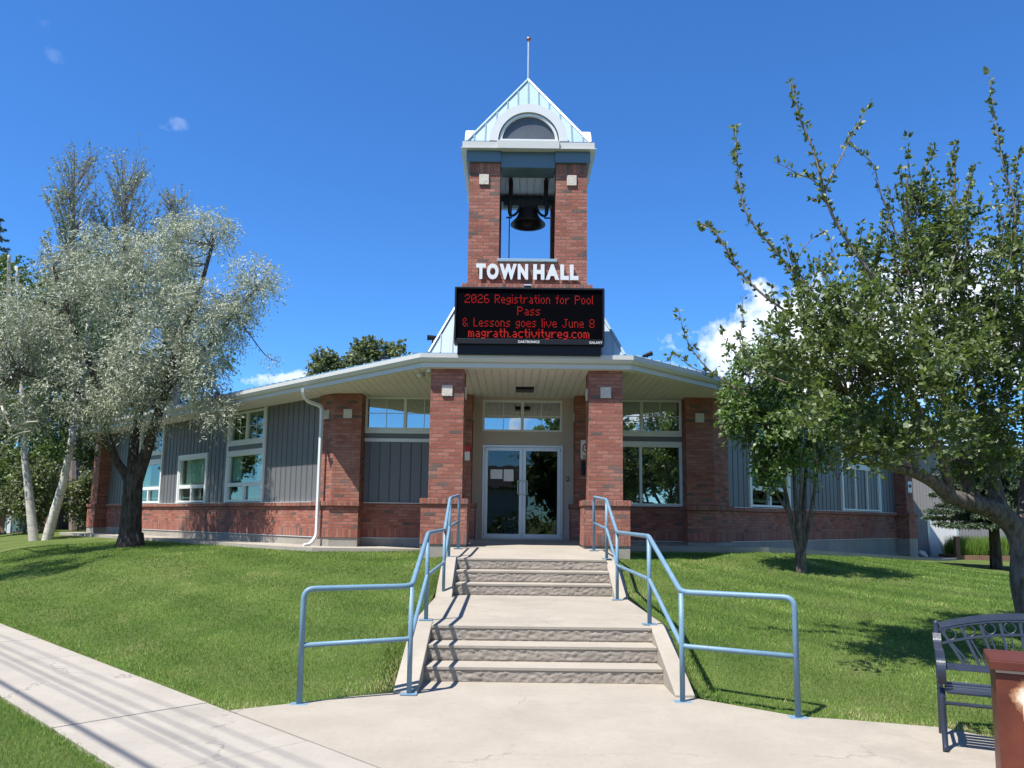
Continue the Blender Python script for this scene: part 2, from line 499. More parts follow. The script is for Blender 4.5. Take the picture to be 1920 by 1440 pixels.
# ------------------------------------------------------------------ site geometry
AX = -.10                                    # building axis
UL, NL = (math.cos(rad(136)), math.sin(rad(136))), (-math.sin(rad(44)), -math.cos(rad(44)))
UR, NR = (math.cos(rad(44)), math.sin(rad(44))), (math.sin(rad(44)), -math.cos(rad(44)))
CAM_SCALE = .96                                     # walls scaled about the camera: lengths, depths and heights in the frames below
PWL, PWR = (AX-4.157, 17.347), (AX+4.157, 17.347)
FL, FR = Frame(PWL, UL, NL, CAM_SCALE), Frame(PWR, UR, NR, CAM_SCALE)     # wing walls
LL, LR = 14.95, 11.75                               # wing lengths
YF = 17.28                                          # pier fronts
def FS(sgn): return Frame((AX, YF), (sgn, 0), (0, -1), CAM_SCALE)
IDZ = Frame((0, 0), (1, 0), (0, 1)); IDZ.k = CAM_SCALE
Z_SOF, Z_LEDGE, Z_BB = 4.45, 1.95, 1.135
ZS = 1.6+(Z_SOF-1.6)*CAM_SCALE                              # soffit height after the scaling about the camera
SW = (math.cos(rad(135.7)), math.sin(rad(135.7)))
def swp(s, w):   # point on the pavement: s along (to the left and back), w outwards from its inner edge
    return (-2.65+SW[0]*s-.698*w, 6.69+SW[1]*s-.716*w)

def lpt(F, s, t): return F(s, t, 0)[:2]
ctrl = []
for s in (-6, -2, 0, 2.2, 4.4, 7, 10, 14, 19, 26, 34):
    x, y = swp(s, 0); ctrl.append((x, y, .0 if s >= 0 else -.05))
    x, y = swp(s, 1.2); ctrl.append((x, y, .0 if s >= -3 else -.05))
    x, y = swp(s, 3.4); ctrl.append((x, y, -.03))
    if s >= 0: x, y = swp(s, 5.5); ctrl.append((x, y, -.06))
ctrl += [(-1.4, 7.42, 0), (-2.15, 6.97, 0), (1.33, 7.3, 0), (2.03, 6.7, 0), (2.44, 6.6, 0), (3.05, 6.4, 0), (3.4, 5.95, 0), (5.2, 4.9, 0), (8, 3.2, 0), (12, 1, 0), (0, 3, -.05), (5, 0, -.05),
         (-1.5, 8.6, .36), (1.45, 8.6, .36), (-1.55, 10.2, .47), (1.5, 10.2, .46), (-1.6, 11.6, .56), (1.55, 11.6, .55), (-1.7, 12.9, .80), (1.65, 12.9, .80), (-2.0, 14.2, .905), (1.95, 14.2, .905),
         (-3, 16.3, .885), (-4.4, 16.3, .87), (2.6, 16.2, .98), (4.3, 16.2, .97)]
for s in (2, 5, 8, 11, 15, 20): ctrl.append((*lpt(FL, s, 1.1), .872))
for s in (2, 6, 10, 14): ctrl.append((*lpt(FL, s, 3.6), .66-.002*s))
for s, z in ((2, .84), (4, .76), (6, .68), (8, .58), (10, .49), (12.5, .42), (17, .38), (24, .38)): ctrl.append((*lpt(FR, s, 1.15), 1.6-(1.6-z)*CAM_SCALE))
ctrl += [(5.0, 14.8, .64), (3.2, 11, .40), (6.3, 10.6, .33), (9, 9, .25), (12, 12, .28), (12.7, 21.4, .42), (20, 25, .38), (20, 12, .3), (14, 5, .1), (8.5, 16.5, .56),
         (-30, 45, .85), (-18, 40, .86), (-40, 60, .85), (25, 45, .38), (0, 45, .8), (0, 30, .9), (60, 60, .5), (-60, 90, .85), (-2.3, 14.5, .80), (-5, 14, .60), (2.4, 14.6, .84), (-3.3, 10.5, .30)]
ctrl = np.array(ctrl, float)
def _U(r2): return np.where(r2 > 1e-9, r2*np.log(np.maximum(r2, 1e-9)), 0)
_n = len(ctrl)
_K = _U(((ctrl[:, None, :2]-ctrl[None, :, :2])**2).sum(-1)) + np.eye(_n)*.8
_P = np.hstack([np.ones((_n, 1)), ctrl[:, :2]])
_A = np.vstack([np.hstack([_K, _P]), np.hstack([_P.T, np.zeros((3, 3))])])
_w = np.linalg.solve(_A, np.concatenate([ctrl[:, 2], np.zeros(3)]))
def ground(x, y):
    x = np.atleast_1d(np.asarray(x, float)); y = np.atleast_1d(np.asarray(y, float))
    shp = x.shape; x = x.ravel(); y = y.ravel()
    out = np.empty(len(x))
    for i in range(0, len(x), 20000):
        xx, yy = x[i:i+20000], y[i:i+20000]
        r2 = (xx[:, None]-ctrl[None, :, 0])**2 + (yy[:, None]-ctrl[None, :, 1])**2
        out[i:i+20000] = _U(r2) @ _w[:_n] + _w[_n] + _w[_n+1]*xx + _w[_n+2]*yy
    out = out.reshape(shp)
    return np.clip(out, -.12, .95)
def gz(x, y): return float(ground(x, y)[0])

PLAZA = [(-2.65, 6.69), (-2.15, 7.00), (-1.40, 7.46), (-1.40, 8.4), (1.33, 8.4), (1.33, 7.34), (2.03, 6.72), (2.44, 6.62), (3.06, 6.42), (3.42, 5.98), (5.2, 4.95), (9.5, 2.6), (9.5, -2.5), (6.37, -2.5)]
PLAZA[-1] = swp(-12.9, 0)
SIDEW = [swp(-14, 0), swp(36, 0), swp(36, 1.2), swp(-14, 1.2)]
LWALK = [(AX-1.95, 16.47), (AX-4.37, 16.47), lpt(FL, .5, .98), lpt(FL, 15.9, .98), lpt(FL, 15.9, -.4), lpt(FL, 0, -.4), (AX-1.95, 17.9)]
RWALK = [(AX+1.95, 16.47), (AX+4.32, 16.47), lpt(FR, .5, 1.02), lpt(FR, 13.5, 1.02), lpt(FR, 13.5, -.3), lpt(FR, 0, -.3), (AX+1.95, 17.9)]
LAND = [(-1.44, 12.45), (1.36, 12.45), (1.36, 14.0), (AX+1.05, 14.0), (AX+1.05, 15.2), (AX+1.95, 15.2), (AX+1.95, 17.9), (AX-1.95, 17.9), (AX-1.95, 15.2), (AX-1.05, 15.2), (AX-1.05, 14.0), (-1.44, 14.0)]
STEPS = [(-1.40, 7.4), (1.34, 7.4), (1.36, 12.6), (-1.44, 12.6)]
BLDG = [(-14.9, 27.9), (-4.2, 17.6), (4.0, 17.6), (12.3, 25.5), (12, 33), (-12, 36)]
def inpoly(x, y, poly):
    x = np.asarray(x); y = np.asarray(y)
    c = np.zeros(x.shape, bool)
    n = len(poly)
    for i in range(n):
        x0, y0 = poly[i]; x1, y1 = poly[(i+1) % n]
        cond = ((y0 > y) != (y1 > y))
        with np.errstate(divide='ignore', invalid='ignore'):
            xi = (x1-x0)*(y-y0)/((y1-y0) if y1 != y0 else 1e-9) + x0
        c ^= cond & (x < xi)
    return c
ROAD = [swp(-60, 6.2), swp(90, 6.2), swp(90, 15.5), swp(-60, 15.5)]

def axis_coords(lo, hi, step, far):
    a = list(np.arange(lo, hi+1e-6, step))
    d, x = step*1.3, a[-1]
    while x < far: x += d; a.append(x); d *= 1.25
    d, x = step*1.3, a[0]
    while x > -far: x -= d; a.insert(0, x); d *= 1.25
    return np.array(a)
gx = axis_coords(-20, 16, .12, 900); gy = axis_coords(3.4, 32, .12, 1200)
GX, GY = np.meshgrid(gx, gy)
far = np.clip((np.hypot(GX, GY-15)-30)/25, 0, 1)
GZ = ground(np.clip(GX, -45, 45), np.clip(GY, -20, 60))
GZ = GZ*(1-far) + far*np.where(GX+GY < 3, -.12, .6)
for poly in (PLAZA, SIDEW): GZ = np.where(inpoly(GX, GY, poly), np.minimum(GZ-.03, -.03), GZ)
def edge_dist(x, y, poly):
    d = np.full(x.shape, 9.)
    for i in range(len(poly)):
        (x0, y0), (x1, y1) = poly[i], poly[(i+1) % len(poly)]
        L2 = (x1-x0)**2+(y1-y0)**2
        t_ = np.clip(((x-x0)*(x1-x0)+(y-y0)*(y1-y0))/L2, 0, 1)
        d = np.minimum(d, np.hypot(x-x0-t_*(x1-x0), y-y0-t_*(y1-y0)))
    return d
for poly in (PLAZA, SIDEW): GZ = np.where(edge_dist(GX, GY, poly) < .17, np.clip(GZ, -.03, -.001), GZ)
for poly, dz in ((STEPS, -.5), (LAND, -.6)):
    GZ = np.where(inpoly(GX, GY, poly), GZ+dz, GZ)
for poly in (LWALK, RWALK, BLDG): GZ = np.where(inpoly(GX, GY, poly), GZ-.12, GZ)
sw_w = -((GX+2.65)*.698 + (GY-6.69)*.716)
GZ = np.where((sw_w > 6.0), -.25, GZ)
ny, nx = GX.shape
me = bpy.data.meshes.new('lawn')
V = np.stack([GX, GY, GZ], -1).reshape(-1, 3)
idx = np.arange(nx*ny).reshape(ny, nx)
Q = np.stack([idx[:-1, :-1], idx[:-1, 1:], idx[1:, 1:], idx[1:, :-1]], -1).reshape(-1, 4)
def fill_mesh(me, V, Q):
    me.vertices.add(len(V)); me.vertices.foreach_set('co', V.astype(np.float32).ravel())
    k = Q.shape[1]
    me.loops.add(Q.size); me.loops.foreach_set('vertex_index', Q.astype(np.int32).ravel())
    me.polygons.add(len(Q)); me.polygons.foreach_set('loop_start', np.arange(0, Q.size, k, dtype=np.int32))
    me.update(calc_edges=True)
fill_mesh(me, V, Q)
me.polygons.foreach_set('use_smooth', [True]*len(me.polygons))
m, g = newmat('lawn_soil_and_turf')
co = g.n('ShaderNodeTexCoord').outputs['Object']
n1 = g.n('ShaderNodeTexNoise', None, Vector=co, Scale=.9, Detail=5., Roughness=.6).outputs['Fac']
n2 = g.n('ShaderNodeTexNoise', None, Vector=co, Scale=70., Detail=5., Roughness=.7).outputs['Fac']
c = g.ramp(n1, [(.3, (.08, .125, .024)), (.55, (.14, .18, .045)), (.75, (.22, .22, .085))])
c = g.mix(g.ramp(n2, [(.35, .8), (.6, 0.)]), c, (.022, .040, .009))
p = g.n('ShaderNodeBsdfPrincipled', None, Base_Color=c, Roughness=.9, Specular_IOR_Level=.15, Normal=bump(g, n2, 1., .02))
finish(g, p.outputs[0])
me.materials.append(m)
setp(link('lawn', me), kind='structure')

# grass blades (mown turf) near enough to be read as blades
def grass_patch(rng, n, x0, x1, y0, y1, h0, h1, wid, dens=None):
    x = rng.uniform(x0, x1, n); y = rng.uniform(y0, y1, n)
    ok = np.ones(n, bool)
    for poly in (PLAZA, SIDEW, STEPS, LWALK, RWALK, LAND, BLDG): ok &= ~inpoly(x, y, poly)
    w = -((x+2.65)*.698 + (y-6.69)*.716)
    ok &= (w < 5.9)
    ok &= ~((np.abs(x-AX) > 1.0) & (np.abs(x-AX) < 1.92) & (y > 14.05) & (y < 15.0))
    # in view only (with a margin for side steps)
    ok &= (np.abs(x-CAM[0]) < y*.80+.8)
    d = np.hypot(x-CAM[0], y)
    ok &= rng.random(n) < np.clip((7.0/d)**1.35, 0, 1)
    x, y, d = x[ok], y[ok], d[ok]
    return x, y, d
rng = np.random.default_rng(3)
xs, ys, ds = grass_patch(rng, 2100000, -14, 11, 4.6, 22, .03, .06, .004)
NB = 620000
if len(xs) > NB:
    sel = rng.permutation(len(xs))[:NB]; xs, ys, ds = xs[sel], ys[sel], ds[sel]
zs = ground(xs, ys)
n = len(xs)
from mathutils import noise as mnoise
def vnoise(x, y, sc, seed):
    r_ = np.random.default_rng(seed).random((97, 97)); x = x*sc+200; y = y*sc+200
    xi = np.floor(x).astype(int); yi = np.floor(y).astype(int); fx = x-xi; fy = y-yi
    fx = fx*fx*(3-2*fx); fy = fy*fy*(3-2*fy)
    a_, b_, c_, d_ = r_[xi % 97, yi % 97], r_[(xi+1) % 97, yi % 97], r_[xi % 97, (yi+1) % 97], r_[(xi+1) % 97, (yi+1) % 97]
    return ((a_*(1-fx)+b_*fx)*(1-fy)+(c_*(1-fx)+d_*fx)*fy)*2-1
patch = .8*vnoise(xs, ys, .9, 1)+.7*vnoise(xs, ys, 2.3, 2)+.5*vnoise(xs, ys, 6., 3)
dry = np.clip(vnoise(xs, ys, .7, 5)+.6*vnoise(xs, ys, 3.1, 6)-.55, 0, 1)
edist = edge_dist(xs, ys, PLAZA)
stripe = np.sin((xs*.716-ys*.2+ys*.9)*5.0+1.2*vnoise(xs, ys, .5, 4))
hh = rng.uniform(.014, .034, n)*(1+.25*patch)
ww = np.clip(.0028*ds/7., .0026, .012)
an = rng.uniform(0, 2*np.pi, n); lean = rng.uniform(.1, .9, n)*hh
la = rng.uniform(0, 2*np.pi, n)
ex, ey = np.cos(an)*ww, np.sin(an)*ww
B = np.stack([np.stack([xs-ex, ys-ey, zs-.006], -1), np.stack([xs+ex, ys+ey, zs-.006], -1), np.stack([xs+np.cos(la)*lean, ys+np.sin(la)*lean, zs+hh], -1)], 1).reshape(-1, 3)
T = np.arange(3*n).reshape(-1, 3)
# clippings and stray blades lying on the paving along its edges
nc = 90000
cx0 = rng.uniform(-8, 7, nc); cy0 = rng.uniform(4.6, 12, nc)
ins = np.zeros(nc, bool); dd_ = np.full(nc, 9.)
for poly in (PLAZA, SIDEW):
    q = inpoly(cx0, cy0, poly); e_ = edge_dist(cx0, cy0, poly); ins |= q; dd_ = np.where(q, np.minimum(dd_, e_), dd_)
wq = -((cx0+2.65)*.698+(cy0-6.69)*.716)
ok = ins & (rng.random(nc) < np.exp(-dd_/.035)) & (cy0 > 5.) & ~((np.abs(wq) < .2) & (cx0 > -2.6)) & (cy0 < 13) & ~inpoly(cx0, cy0, STEPS)
cx0, cy0 = cx0[ok], cy0[ok]; nc = len(cx0); ca = rng.uniform(0, 6.28, nc); cl = rng.uniform(.012, .03, nc)
Bc = np.stack([np.stack([cx0, cy0, np.full(nc, .014)], -1), np.stack([cx0+.004*np.sin(ca), cy0-.004*np.cos(ca), np.full(nc, .014)], -1), np.stack([cx0+np.cos(ca)*cl, cy0+np.sin(ca)*cl, np.full(nc, .019)], -1)], 1).reshape(-1, 3)
B = np.concatenate([B, Bc]); T = np.arange(len(B)).reshape(-1, 3)
me = bpy.data.meshes.new('grass'); fill_mesh(me, B, T)
a = me.attributes.new('rnd', 'FLOAT', 'FACE')
a.data.foreach_set('value', np.concatenate([np.clip(rng.normal(.40, .18, n)+.17*patch+.19*stripe+.55*dry+.4*np.clip(1-edist/.45, 0, 1), 0, 1), rng.uniform(.5, 1., nc)]).astype(np.float32))
M['blade'] = leafmat('grass_blade', (.042, .095, .012), (.235, .365, .060), None, .32, .55, (.52, .46, .22))
me.materials.append(M['blade'])
setp(link('grass', me), kind='stuff')

# paving
def paving(name, poly, ztop, thick, mat):
    mb = MB(); n = len(poly)
    zt = ztop if callable(ztop) else (lambda x, y: ztop)
    i = len(mb.v)
    for (x, y) in poly: mb.v.append((x, y, zt(x, y)))
    for (x, y) in poly: mb.v.append((x, y, zt(x, y)-thick))
    mb.f.append(tuple(range(n))); mb.uv.append(list(poly))
    mb.f.append(tuple(range(n, 2*n))[::-1]); mb.uv.append(list(poly))
    for j in range(n):
        k = (j+1) % n
        mb.f.append((j, k, n+k, n+j)); mb.uv.append([(0, 0)]*4)
    return mb
o = paving('plaza', PLAZA, .012, .12, 'plaza').build('plaza', 'plaza'); setp(o, kind='structure')
mb = MB()
s = -14.
gap = .012
while s < 36:      # slabs with real joints
    pl = [swp(s+gap/2, .006), swp(s+1.6-gap/2, .006), swp(s+1.6-gap/2, 1.2), swp(s+gap/2, 1.2)]
    q = paving('x', pl, .010+random.uniform(-.003, .003), .12, 'walk')
    off = len(mb.v); mb.v += q.v; mb.f += [tuple(off+j for j in f) for f in q.f]; mb.uv += q.uv
    s += 1.6
o = mb.build('sidewalk', 'walk', bevel=.004); setp(o, kind='structure')
o = paving('road', ROAD, -.2, .1, 'asphalt').build('road', 'asphalt'); setp(o, kind='structure')
mb = MB(); mb.box(-60, 90, -.0, .15, -.4, -.06, Frame(swp(0, 6.05), SW, (-.698, -.716))); setp(mb.build('kerb', 'walk'), kind='structure')
# walks by the walls
setp(paving('w', LWALK, lambda x, y: .962, .13, 'walk').build('wall_walk', 'walk'), kind='structure')
def rz(x, y):
    s = (x-PWR[0])*UR[0]+(y-PWR[1])*UR[1]
    return 1.077-.048*max(0, s-.3) if s < 11.5 else .53
mb = MB()
seq_o = [(AX+1.95, 16.47), (AX+4.32, 16.47)] + [lpt(FR, s, 1.02) for s in (.7, 2, 4, 6, 8, 10, 12, 13.5)]
seq_i = [(AX+1.95, 17.9), (AX+4.03, 17.9)] + [lpt(FR, s, -.05) for s in (.7, 2, 4, 6, 8, 10, 12, 13.5)]
for k in range(len(seq_o)-1):
    pl = [seq_o[k], seq_o[k+1], seq_i[k+1], seq_i[k]]
    q = paving('x', pl, rz, .16, 'walk')
    off = len(mb.v); mb.v += q.v; mb.f += [tuple(off+j for j in f) for f in q.f]; mb.uv += q.uv
setp(mb.build('ramp_walk', 'walk'), kind='structure')

# ------------------------------------------------------------------ entrance steps
st = thing('entrance_steps', 'two flights of rock-faced concrete steps with a landing between them, leading up to the doors', 'steps', (0, 8, 0))
def rough_block(x0, x1, y0, y1, z0, z1, seed):
    """tread slab with a rock-face riser towards -Y"""
    r = random.Random(seed)
    mb = MB(); nxx, nz = 150, 10
    lip = .035
    i0 = 0
    for a in range(nz+1):
        for b in range(nxx+1):
            x = x0+(x1-x0)*b/nxx; z = z0+(z1-lip-z0)*a/nz
            d = 0 if a in (0,) else .008+.009*mnoise.fractal(Vector((x*17, z*27+seed*7, seed)), .7, 2., 5)
            if a == nz: d = .004
            mb.v.append((x, y0+.012-max(-.01, d), z))
    for a in range(nz):
        for b in range(nxx):
            q = (a*(nxx+1)+b, a*(nxx+1)+b+1, (a+1)*(nxx+1)+b+1, (a+1)*(nxx+1)+b)
            mb.f.append(q); mb.uv.append([(0, 0)]*4)
    return mb
def do_step(y0, y1, z0, z1, x0, x1, seed, nm='step'):
    mb = MB().box(x0, x1, y0-.004, y1+.02, z1-.035, z1)
    mb.box(x0, x1, y0+.03, y1+.02, z0-.1, z1-.036)
    o = part(nm, mb, 'step', st, bevel=.006)
    sub('riser_face', rough_block(x0, x1, y0, y1, z0, z1, seed), 'rough', o, smooth=True, recalc=False)
X0, X1 = -1.19, 1.15
do_step(7.93, 8.23, 0, .158, X0, X1, 1)
do_step(8.23, 8.53, .158, .317, X0, X1, 2)
do_step(8.53, 8.80, .317, .474, X0, X1, 3)
part('middle_landing', MB().prism([(-1.41, 8.78), (1.33, 8.78), (1.35, 11.6), (1.35, 11.86), (-1.43, 11.86), (-1.43, 11.6)], .1, .475), 'plaza', st)
do_step(11.85, 12.15, .475, .645, X0, X1, 4)
do_step(12.15, 12.45, .645, .815, X0, X1, 5)
do_step(12.45, 12.75, .815, .985, X0, X1, 6)
lz = lambda x, y: .985 if y < 12.8 else min(1.158, .985+(y-12.75)*.085 if y < 14 else 1.09+(y-14)*.019)
mb = MB()
secs = [(12.74, -1.44, 1.36), (14.0, -1.44, 1.36), (14.02, AX-1.04, AX+1.04), (15.18, AX-1.04, AX+1.04), (15.2, AX-1.95, AX+1.95), (17.9, AX-1.95, AX+1.95)]
for k in range(0, 6, 2):
    (ya, a0, a1), (yb, b0, b1) = secs[k], secs[k+1]
    q = paving('x', [(a0, ya), (a1, ya), (b1, yb), (b0, yb)], lz, .5, 'plaza')
    off = len(mb.v); mb.v += q.v; mb.f += [tuple(off+j for j in f) for f in q.f]; mb.uv += q.uv
part('upper_landing', mb, 'plaza', st)
for sx, xi, xo in ((-1, X0-.002, -1.41), (1, X1+.002, 1.33)):
    mb = MB(); F = Frame((0, 0), (1, 0), (0, 1))
    mb.extrude([(7.36, -.2), (7.36, .035), (8.60, .478), (8.79, .478), (8.79, -.2)], min(xi, xo), max(xi, xo), F)
    part('cheek_wall', mb, 'step', st, bevel=.008)
    mb = MB()
    xi2, xo2 = (X0-.002, -1.43) if sx < 0 else (X1+.002, 1.35)
    mb.extrude([(11.45, .2), (11.45, .478), (11.52, .52), (12.62, .988), (12.74, .988), (12.74, .2)], min(xi2, xo2), max(xi2, xo2), F)
    part('cheek_wall', mb, 'step', st, bevel=.008)

# ------------------------------------------------------------------ handrails
def railing(side, label, P):
    t = thing('handrail', label, 'handrail', P[0], 'blue handrails beside the steps')
    H = [.975, .965, .955, .955, .94, .93]
    top = [Vector((p[0], p[1], p[2]+h)) for p, h in zip(P, H)]
    path = [Vector(P[0])+Vector((0, 0, .01)), top[0], top[1], top[2], top[3], top[4], top[5], Vector(P[5])+Vector((0, 0, .01))]
    # the sloping lengths start a hand's width before the posts, as bent from one pipe
    part('top_rail', MB().tube(fillet(path, .09, 6), .0245, 14), 'railblue', t, smooth=True)
    mid = [Vector((p[0], p[1], p[2]+h*.51)) for p, h in zip(P, H)]
    part('mid_rail', MB().tube(fillet(mid, .05, 4), .0215, 12), 'railblue', t, smooth=True)
    for k in range(1, 5):
        part('post', MB().tube([Vector(P[k])+Vector((0, 0, .01)), top[k]-Vector((0, 0, .01))], .0235, 14), 'railblue', t, smooth=True)
    for k in range(6):
        x, y, z = P[k]
        part('base_plate', MB().box(x-.075, x+.075, y-.055, y+.055, z+.002, z+.014), 'railblue', t, bevel=.002)
PLh = [(-2.15, 6.95, 0), (-1.262, 7.346, .012), (-1.285, 8.88, .475), (-1.325, 11.60, .475), (-1.345, 12.72, .985), (-1.27, 13.80, 1.075)]
PRh = [(2.02, 6.69, 0), (1.184, 7.205, .0), (1.165, 8.74, .475), (1.165, 11.35, .475), (1.17, 12.62, .985), (1.085, 13.75, 1.07)]
railing(-1, 'light blue pipe handrail on the left side of the concrete steps', PLh)
railing(1, 'light blue pipe handrail on the right side of the concrete steps, by the small tree', PRh)

# ------------------------------------------------------------------ town hall
TH = thing('town_hall', 'low brick and grey clad hall with two wings and a brick bell tower', 'building', (AX, 18, 0))
def cladding(name, F, s0, s1, z0, z1, t, par=TH, pitch=.245, depth=.022):
    mb = MB()
    s = s0
    while s < s1-.01:
        e = min(s+pitch, s1)
        mb.box(s+.006, e-.006, t-depth, t, z0, z1, F)
        mb.box(s+.022, min(s+.036, e-.007), t-.001, t+.008, z0+.002, z1-.002, F)
        s += pitch
    o = part(name, mb, 'clad', par)
    sub('cladding_groove', MB().box(s0, s1, t-depth-.03, t-depth-.004, z0+.001, z1-.001, F), 'claddark', o)
    return o

def window(F, s0, s1, z0, z1, t, sashes, muntins=(1, 1), fr=.05, mull=.06, lining=True, glass='glass', curtain=None, name='window', framemat='white', fd=.055, par=TH):
    """framed window: outer s0..s1, z0..z1 at outward offset t; sashes = number of lights side by side"""
    mb = MB()
    mb.box(s0, s1, t-.08, t+fd-.03, z0, z0+fr, F); mb.box(s0, s1, t-.08, t+fd-.03, z1-fr, z1, F)
    mb.box(s0, s0+fr, t-.08, t+fd-.033, z0+fr, z1-fr, F); mb.box(s1-fr, s1, t-.08, t+fd-.033, z0+fr, z1-fr, F)
    w = (s1-s0-2*fr)/sashes
    for k in range(1, sashes):
        c = s0+fr+w*k; mb.box(c-mull/2, c+mull/2, t-.078, t+fd-.036, z0+fr, z1-fr, F)
    o = part(name, mb, framemat, par, bevel=.004)
    if F is FL or F is FR: glass = 'wingglass'
    sub('glass_pane', MB().box(s0+fr*.5, s1-fr*.5, t-.050, t-.044, z0+fr*.5, z1-fr*.5, F), glass, o)
    if muntins != (0, 0):
        mm = MB()
        for k in range(sashes):
            a = s0+fr+w*k; b = a+w
            for j in range(1, muntins[0]+1):
                c = a+(b-a)*j/(muntins[0]+1); mm.box(c-.008, c+.008, t-.042, t-.034, z0+fr, z1-fr, F)
            for j in range(1, muntins[1]+1):
                c = z0+fr+(z1-z0-2*fr)*j/(muntins[1]+1); mm.box(a+.001, b-.001, t-.0415, t-.0345, c-.008, c+.008, F)
        sub('muntin', mm, framemat, o)
    if lining:
        d = lining if isinstance(lining, float) else 1.0
        ml = MB()
        ml.box(s0-.3, s1+.3, t-d-.05, t-d, z0-.3, z1+.05, F)
        ml.box(s0-.35, s0-.3, t-d, t-.09, z0-.3, z1+.05, F); ml.box(s1+.3, s1+.35, t-d, t-.09, z0-.3, z1+.05, F)
        ml.box(s0-.3, s1+.3, t-d, t-.09, z0-.35, z0-.3, F); ml.box(s0-.3, s1+.3, t-d, t-.09, z1+.05, z1+.1, F)
        sub('room_lining', ml, 'inside', o)
    if curtain:
        mc = MB()
        for (a, b) in curtain:
            n = max(4, int((b-a)/.03)); pts = []
            for k in range(n+1):
                s = a+(b-a)*k/n
                tt = t-.16+.025*math.sin(s*52)+.01*math.sin(s*23+1)
                pts.append((s, tt))
            i = len(mc.v)
            for (s, tt) in pts: mc.v.append(F(s, tt, z0+.02)); mc.v.append(F(s, tt, z1-.02))
            for k in range(n):
                mc.f.append((i+2*k, i+2*k+2, i+2*k+3, i+2*k+1)); mc.uv.append([(0, 0)]*4)
        sub('curtain', mc, 'curtain', o, recalc=False, smooth=True)
    return o

def tall_window(F, s0, s1, t=0., top=Z_SOF):
    """full-height framed bay: clerestory light, grey band, big light, two hoppers"""
    a = .085
    mb = MB()
    mb.box(s0, s0+a, t-.03, t+.035, Z_LEDGE+.005, top-.004, F); mb.box(s1-a, s1, t-.03, t+.035, Z_LEDGE+.005, top-.004, F)
    mb.box(s0+a, s1-a, t-.03, t+.030, 3.50, 3.60, F); mb.box(s0+a, s1-a, t-.03, t+.030, 3.26, 3.365, F)
    mb.box(s0+a, s1-a, t-.03, t+.012, 3.365, 3.50, F)
    o = part('window_surround', mb, 'white', TH, bevel=.004)
    sub('band_panel', MB().box(s0+a+.002, s1-a-.002, t+.012, t+.016, 3.368, 3.497, F), 'clad', o)
    window(F, s0+a, s1-a, 3.60, top-.03, t-.005, 2, (1, 1), .05, .07)
    window(F, s0+a, s1-a, 2.44, 3.26, t-.005, 1, (0, 0), .045, curtain=[(s0+.1, s0+.62), (s1-.62, s1-.12)])
    window(F, s0+a, s1-a, 1.97, 2.44, t-.003, 2, (0, 0), .055, .09)

def wing(F, L, wins, small, side):
    # brick dado, ledge, soldier course, foundation
    part('brick_dado', MB().box(.3, L-.3, -.28, .0, Z_BB+.2, Z_LEDGE-.10, F), 'brick', TH)
    part('soldier_course', MB().box(.3, L-.3, -.28, .004, Z_BB, Z_BB+.199, F, voff=Z_BB), 'soldier', TH)
    part('brick_ledge', MB().box(.3, L-.3, -.28, .055, Z_LEDGE-.10, Z_LEDGE-.012, F, voff=Z_LEDGE-.10), 'soldier', TH, bevel=.004)
    part('ledge_flashing', MB().box(.3, L-.3, -.1, .060, Z_LEDGE-.0115, Z_LEDGE-.002, F), 'white', TH)
    part('foundation_wall', MB().box(.3, L-.3, -.26, -.012, .1, Z_BB-.014, F), 'found', TH)
    part('base_flashing', MB().box(.3, L-.3, -.2, .012, Z_BB-.013, Z_BB-.002, F), 'white', TH)
    segs = []; s = .0
    for (a, b) in wins: segs.append((s, a)); s = b
    segs.append((s, L-.3))
    tb = -.02
    part('sheathing_wall', MB().box(L-.31, L-.3, -.3, tb-.05, Z_LEDGE, Z_SOF, F), 'claddark', TH)
    for (a, b) in segs:
        inner = [w for w in small if a < w[0] and w[1] < b]
        if inner:
            w = inner[0]
            cladding('cladding', F, a, w[0], Z_LEDGE, Z_SOF, tb)
            cladding('cladding', F, w[0], w[1], 3.40, Z_SOF, tb)
            cladding('cladding', F, w[1], b, Z_LEDGE, Z_SOF, tb)
            mb = MB(); c = .10
            mb.box(w[0], w[0]+c, tb-.03, tb+.04, Z_LEDGE+.003, 3.40, F); mb.box(w[1]-c, w[1], tb-.03, tb+.04, Z_LEDGE+.003, 3.40, F)
            mb.box(w[0]+c, w[1]-c, tb-.03, tb+.037, 3.30, 3.40, F)
            part('window_surround', mb, 'white', TH, bevel=.004)
            window(F, w[0]+c, w[1]-c, 2.44, 3.30, tb, 1, (0, 0), .05, curtain=[(w[0]+.5, w[1]-.2)])
            window(F, w[0]+c, w[1]-c, 1.97, 2.44, tb+.002, 2, (0, 0), .055, .09)
        else:
            cladding('cladding', F, a, b, Z_LEDGE, Z_SOF, tb)

def pier_wing_end(F, L, side):
    a, b = L-.62, L
    mb = MB().box(a, b, -.5, .33, Z_LEDGE+.0, Z_SOF, F)
    o = part('brick_pier', mb, 'brick', TH)
    lo = MB().box(a-.06, b+.06, -.5, .40, Z_BB+.2, Z_LEDGE-.10, F)
    sub('plinth', lo, 'brick', o)
    sub('plinth_course', MB().box(a-.06, b+.06, -.5, .404, Z_BB, Z_BB+.199, F, voff=Z_BB), 'soldier', o)
    sub('plinth_cap', MB().box(a-.09, b+.09, -.5, .44, Z_LEDGE-.10, Z_LEDGE-.0, F, voff=Z_LEDGE-.1), 'soldier', o, bevel=.004)
    sub('footing', MB().box(a-.05, b+.05, -.5, .385, .1, Z_BB-.002, F), 'found', o)
    sub('stone_tile', MB().box((a+b)/2-.1, (a+b)/2+.1, .33, .36, 3.87, 4.08, F), 'stone', o, bevel=.005)

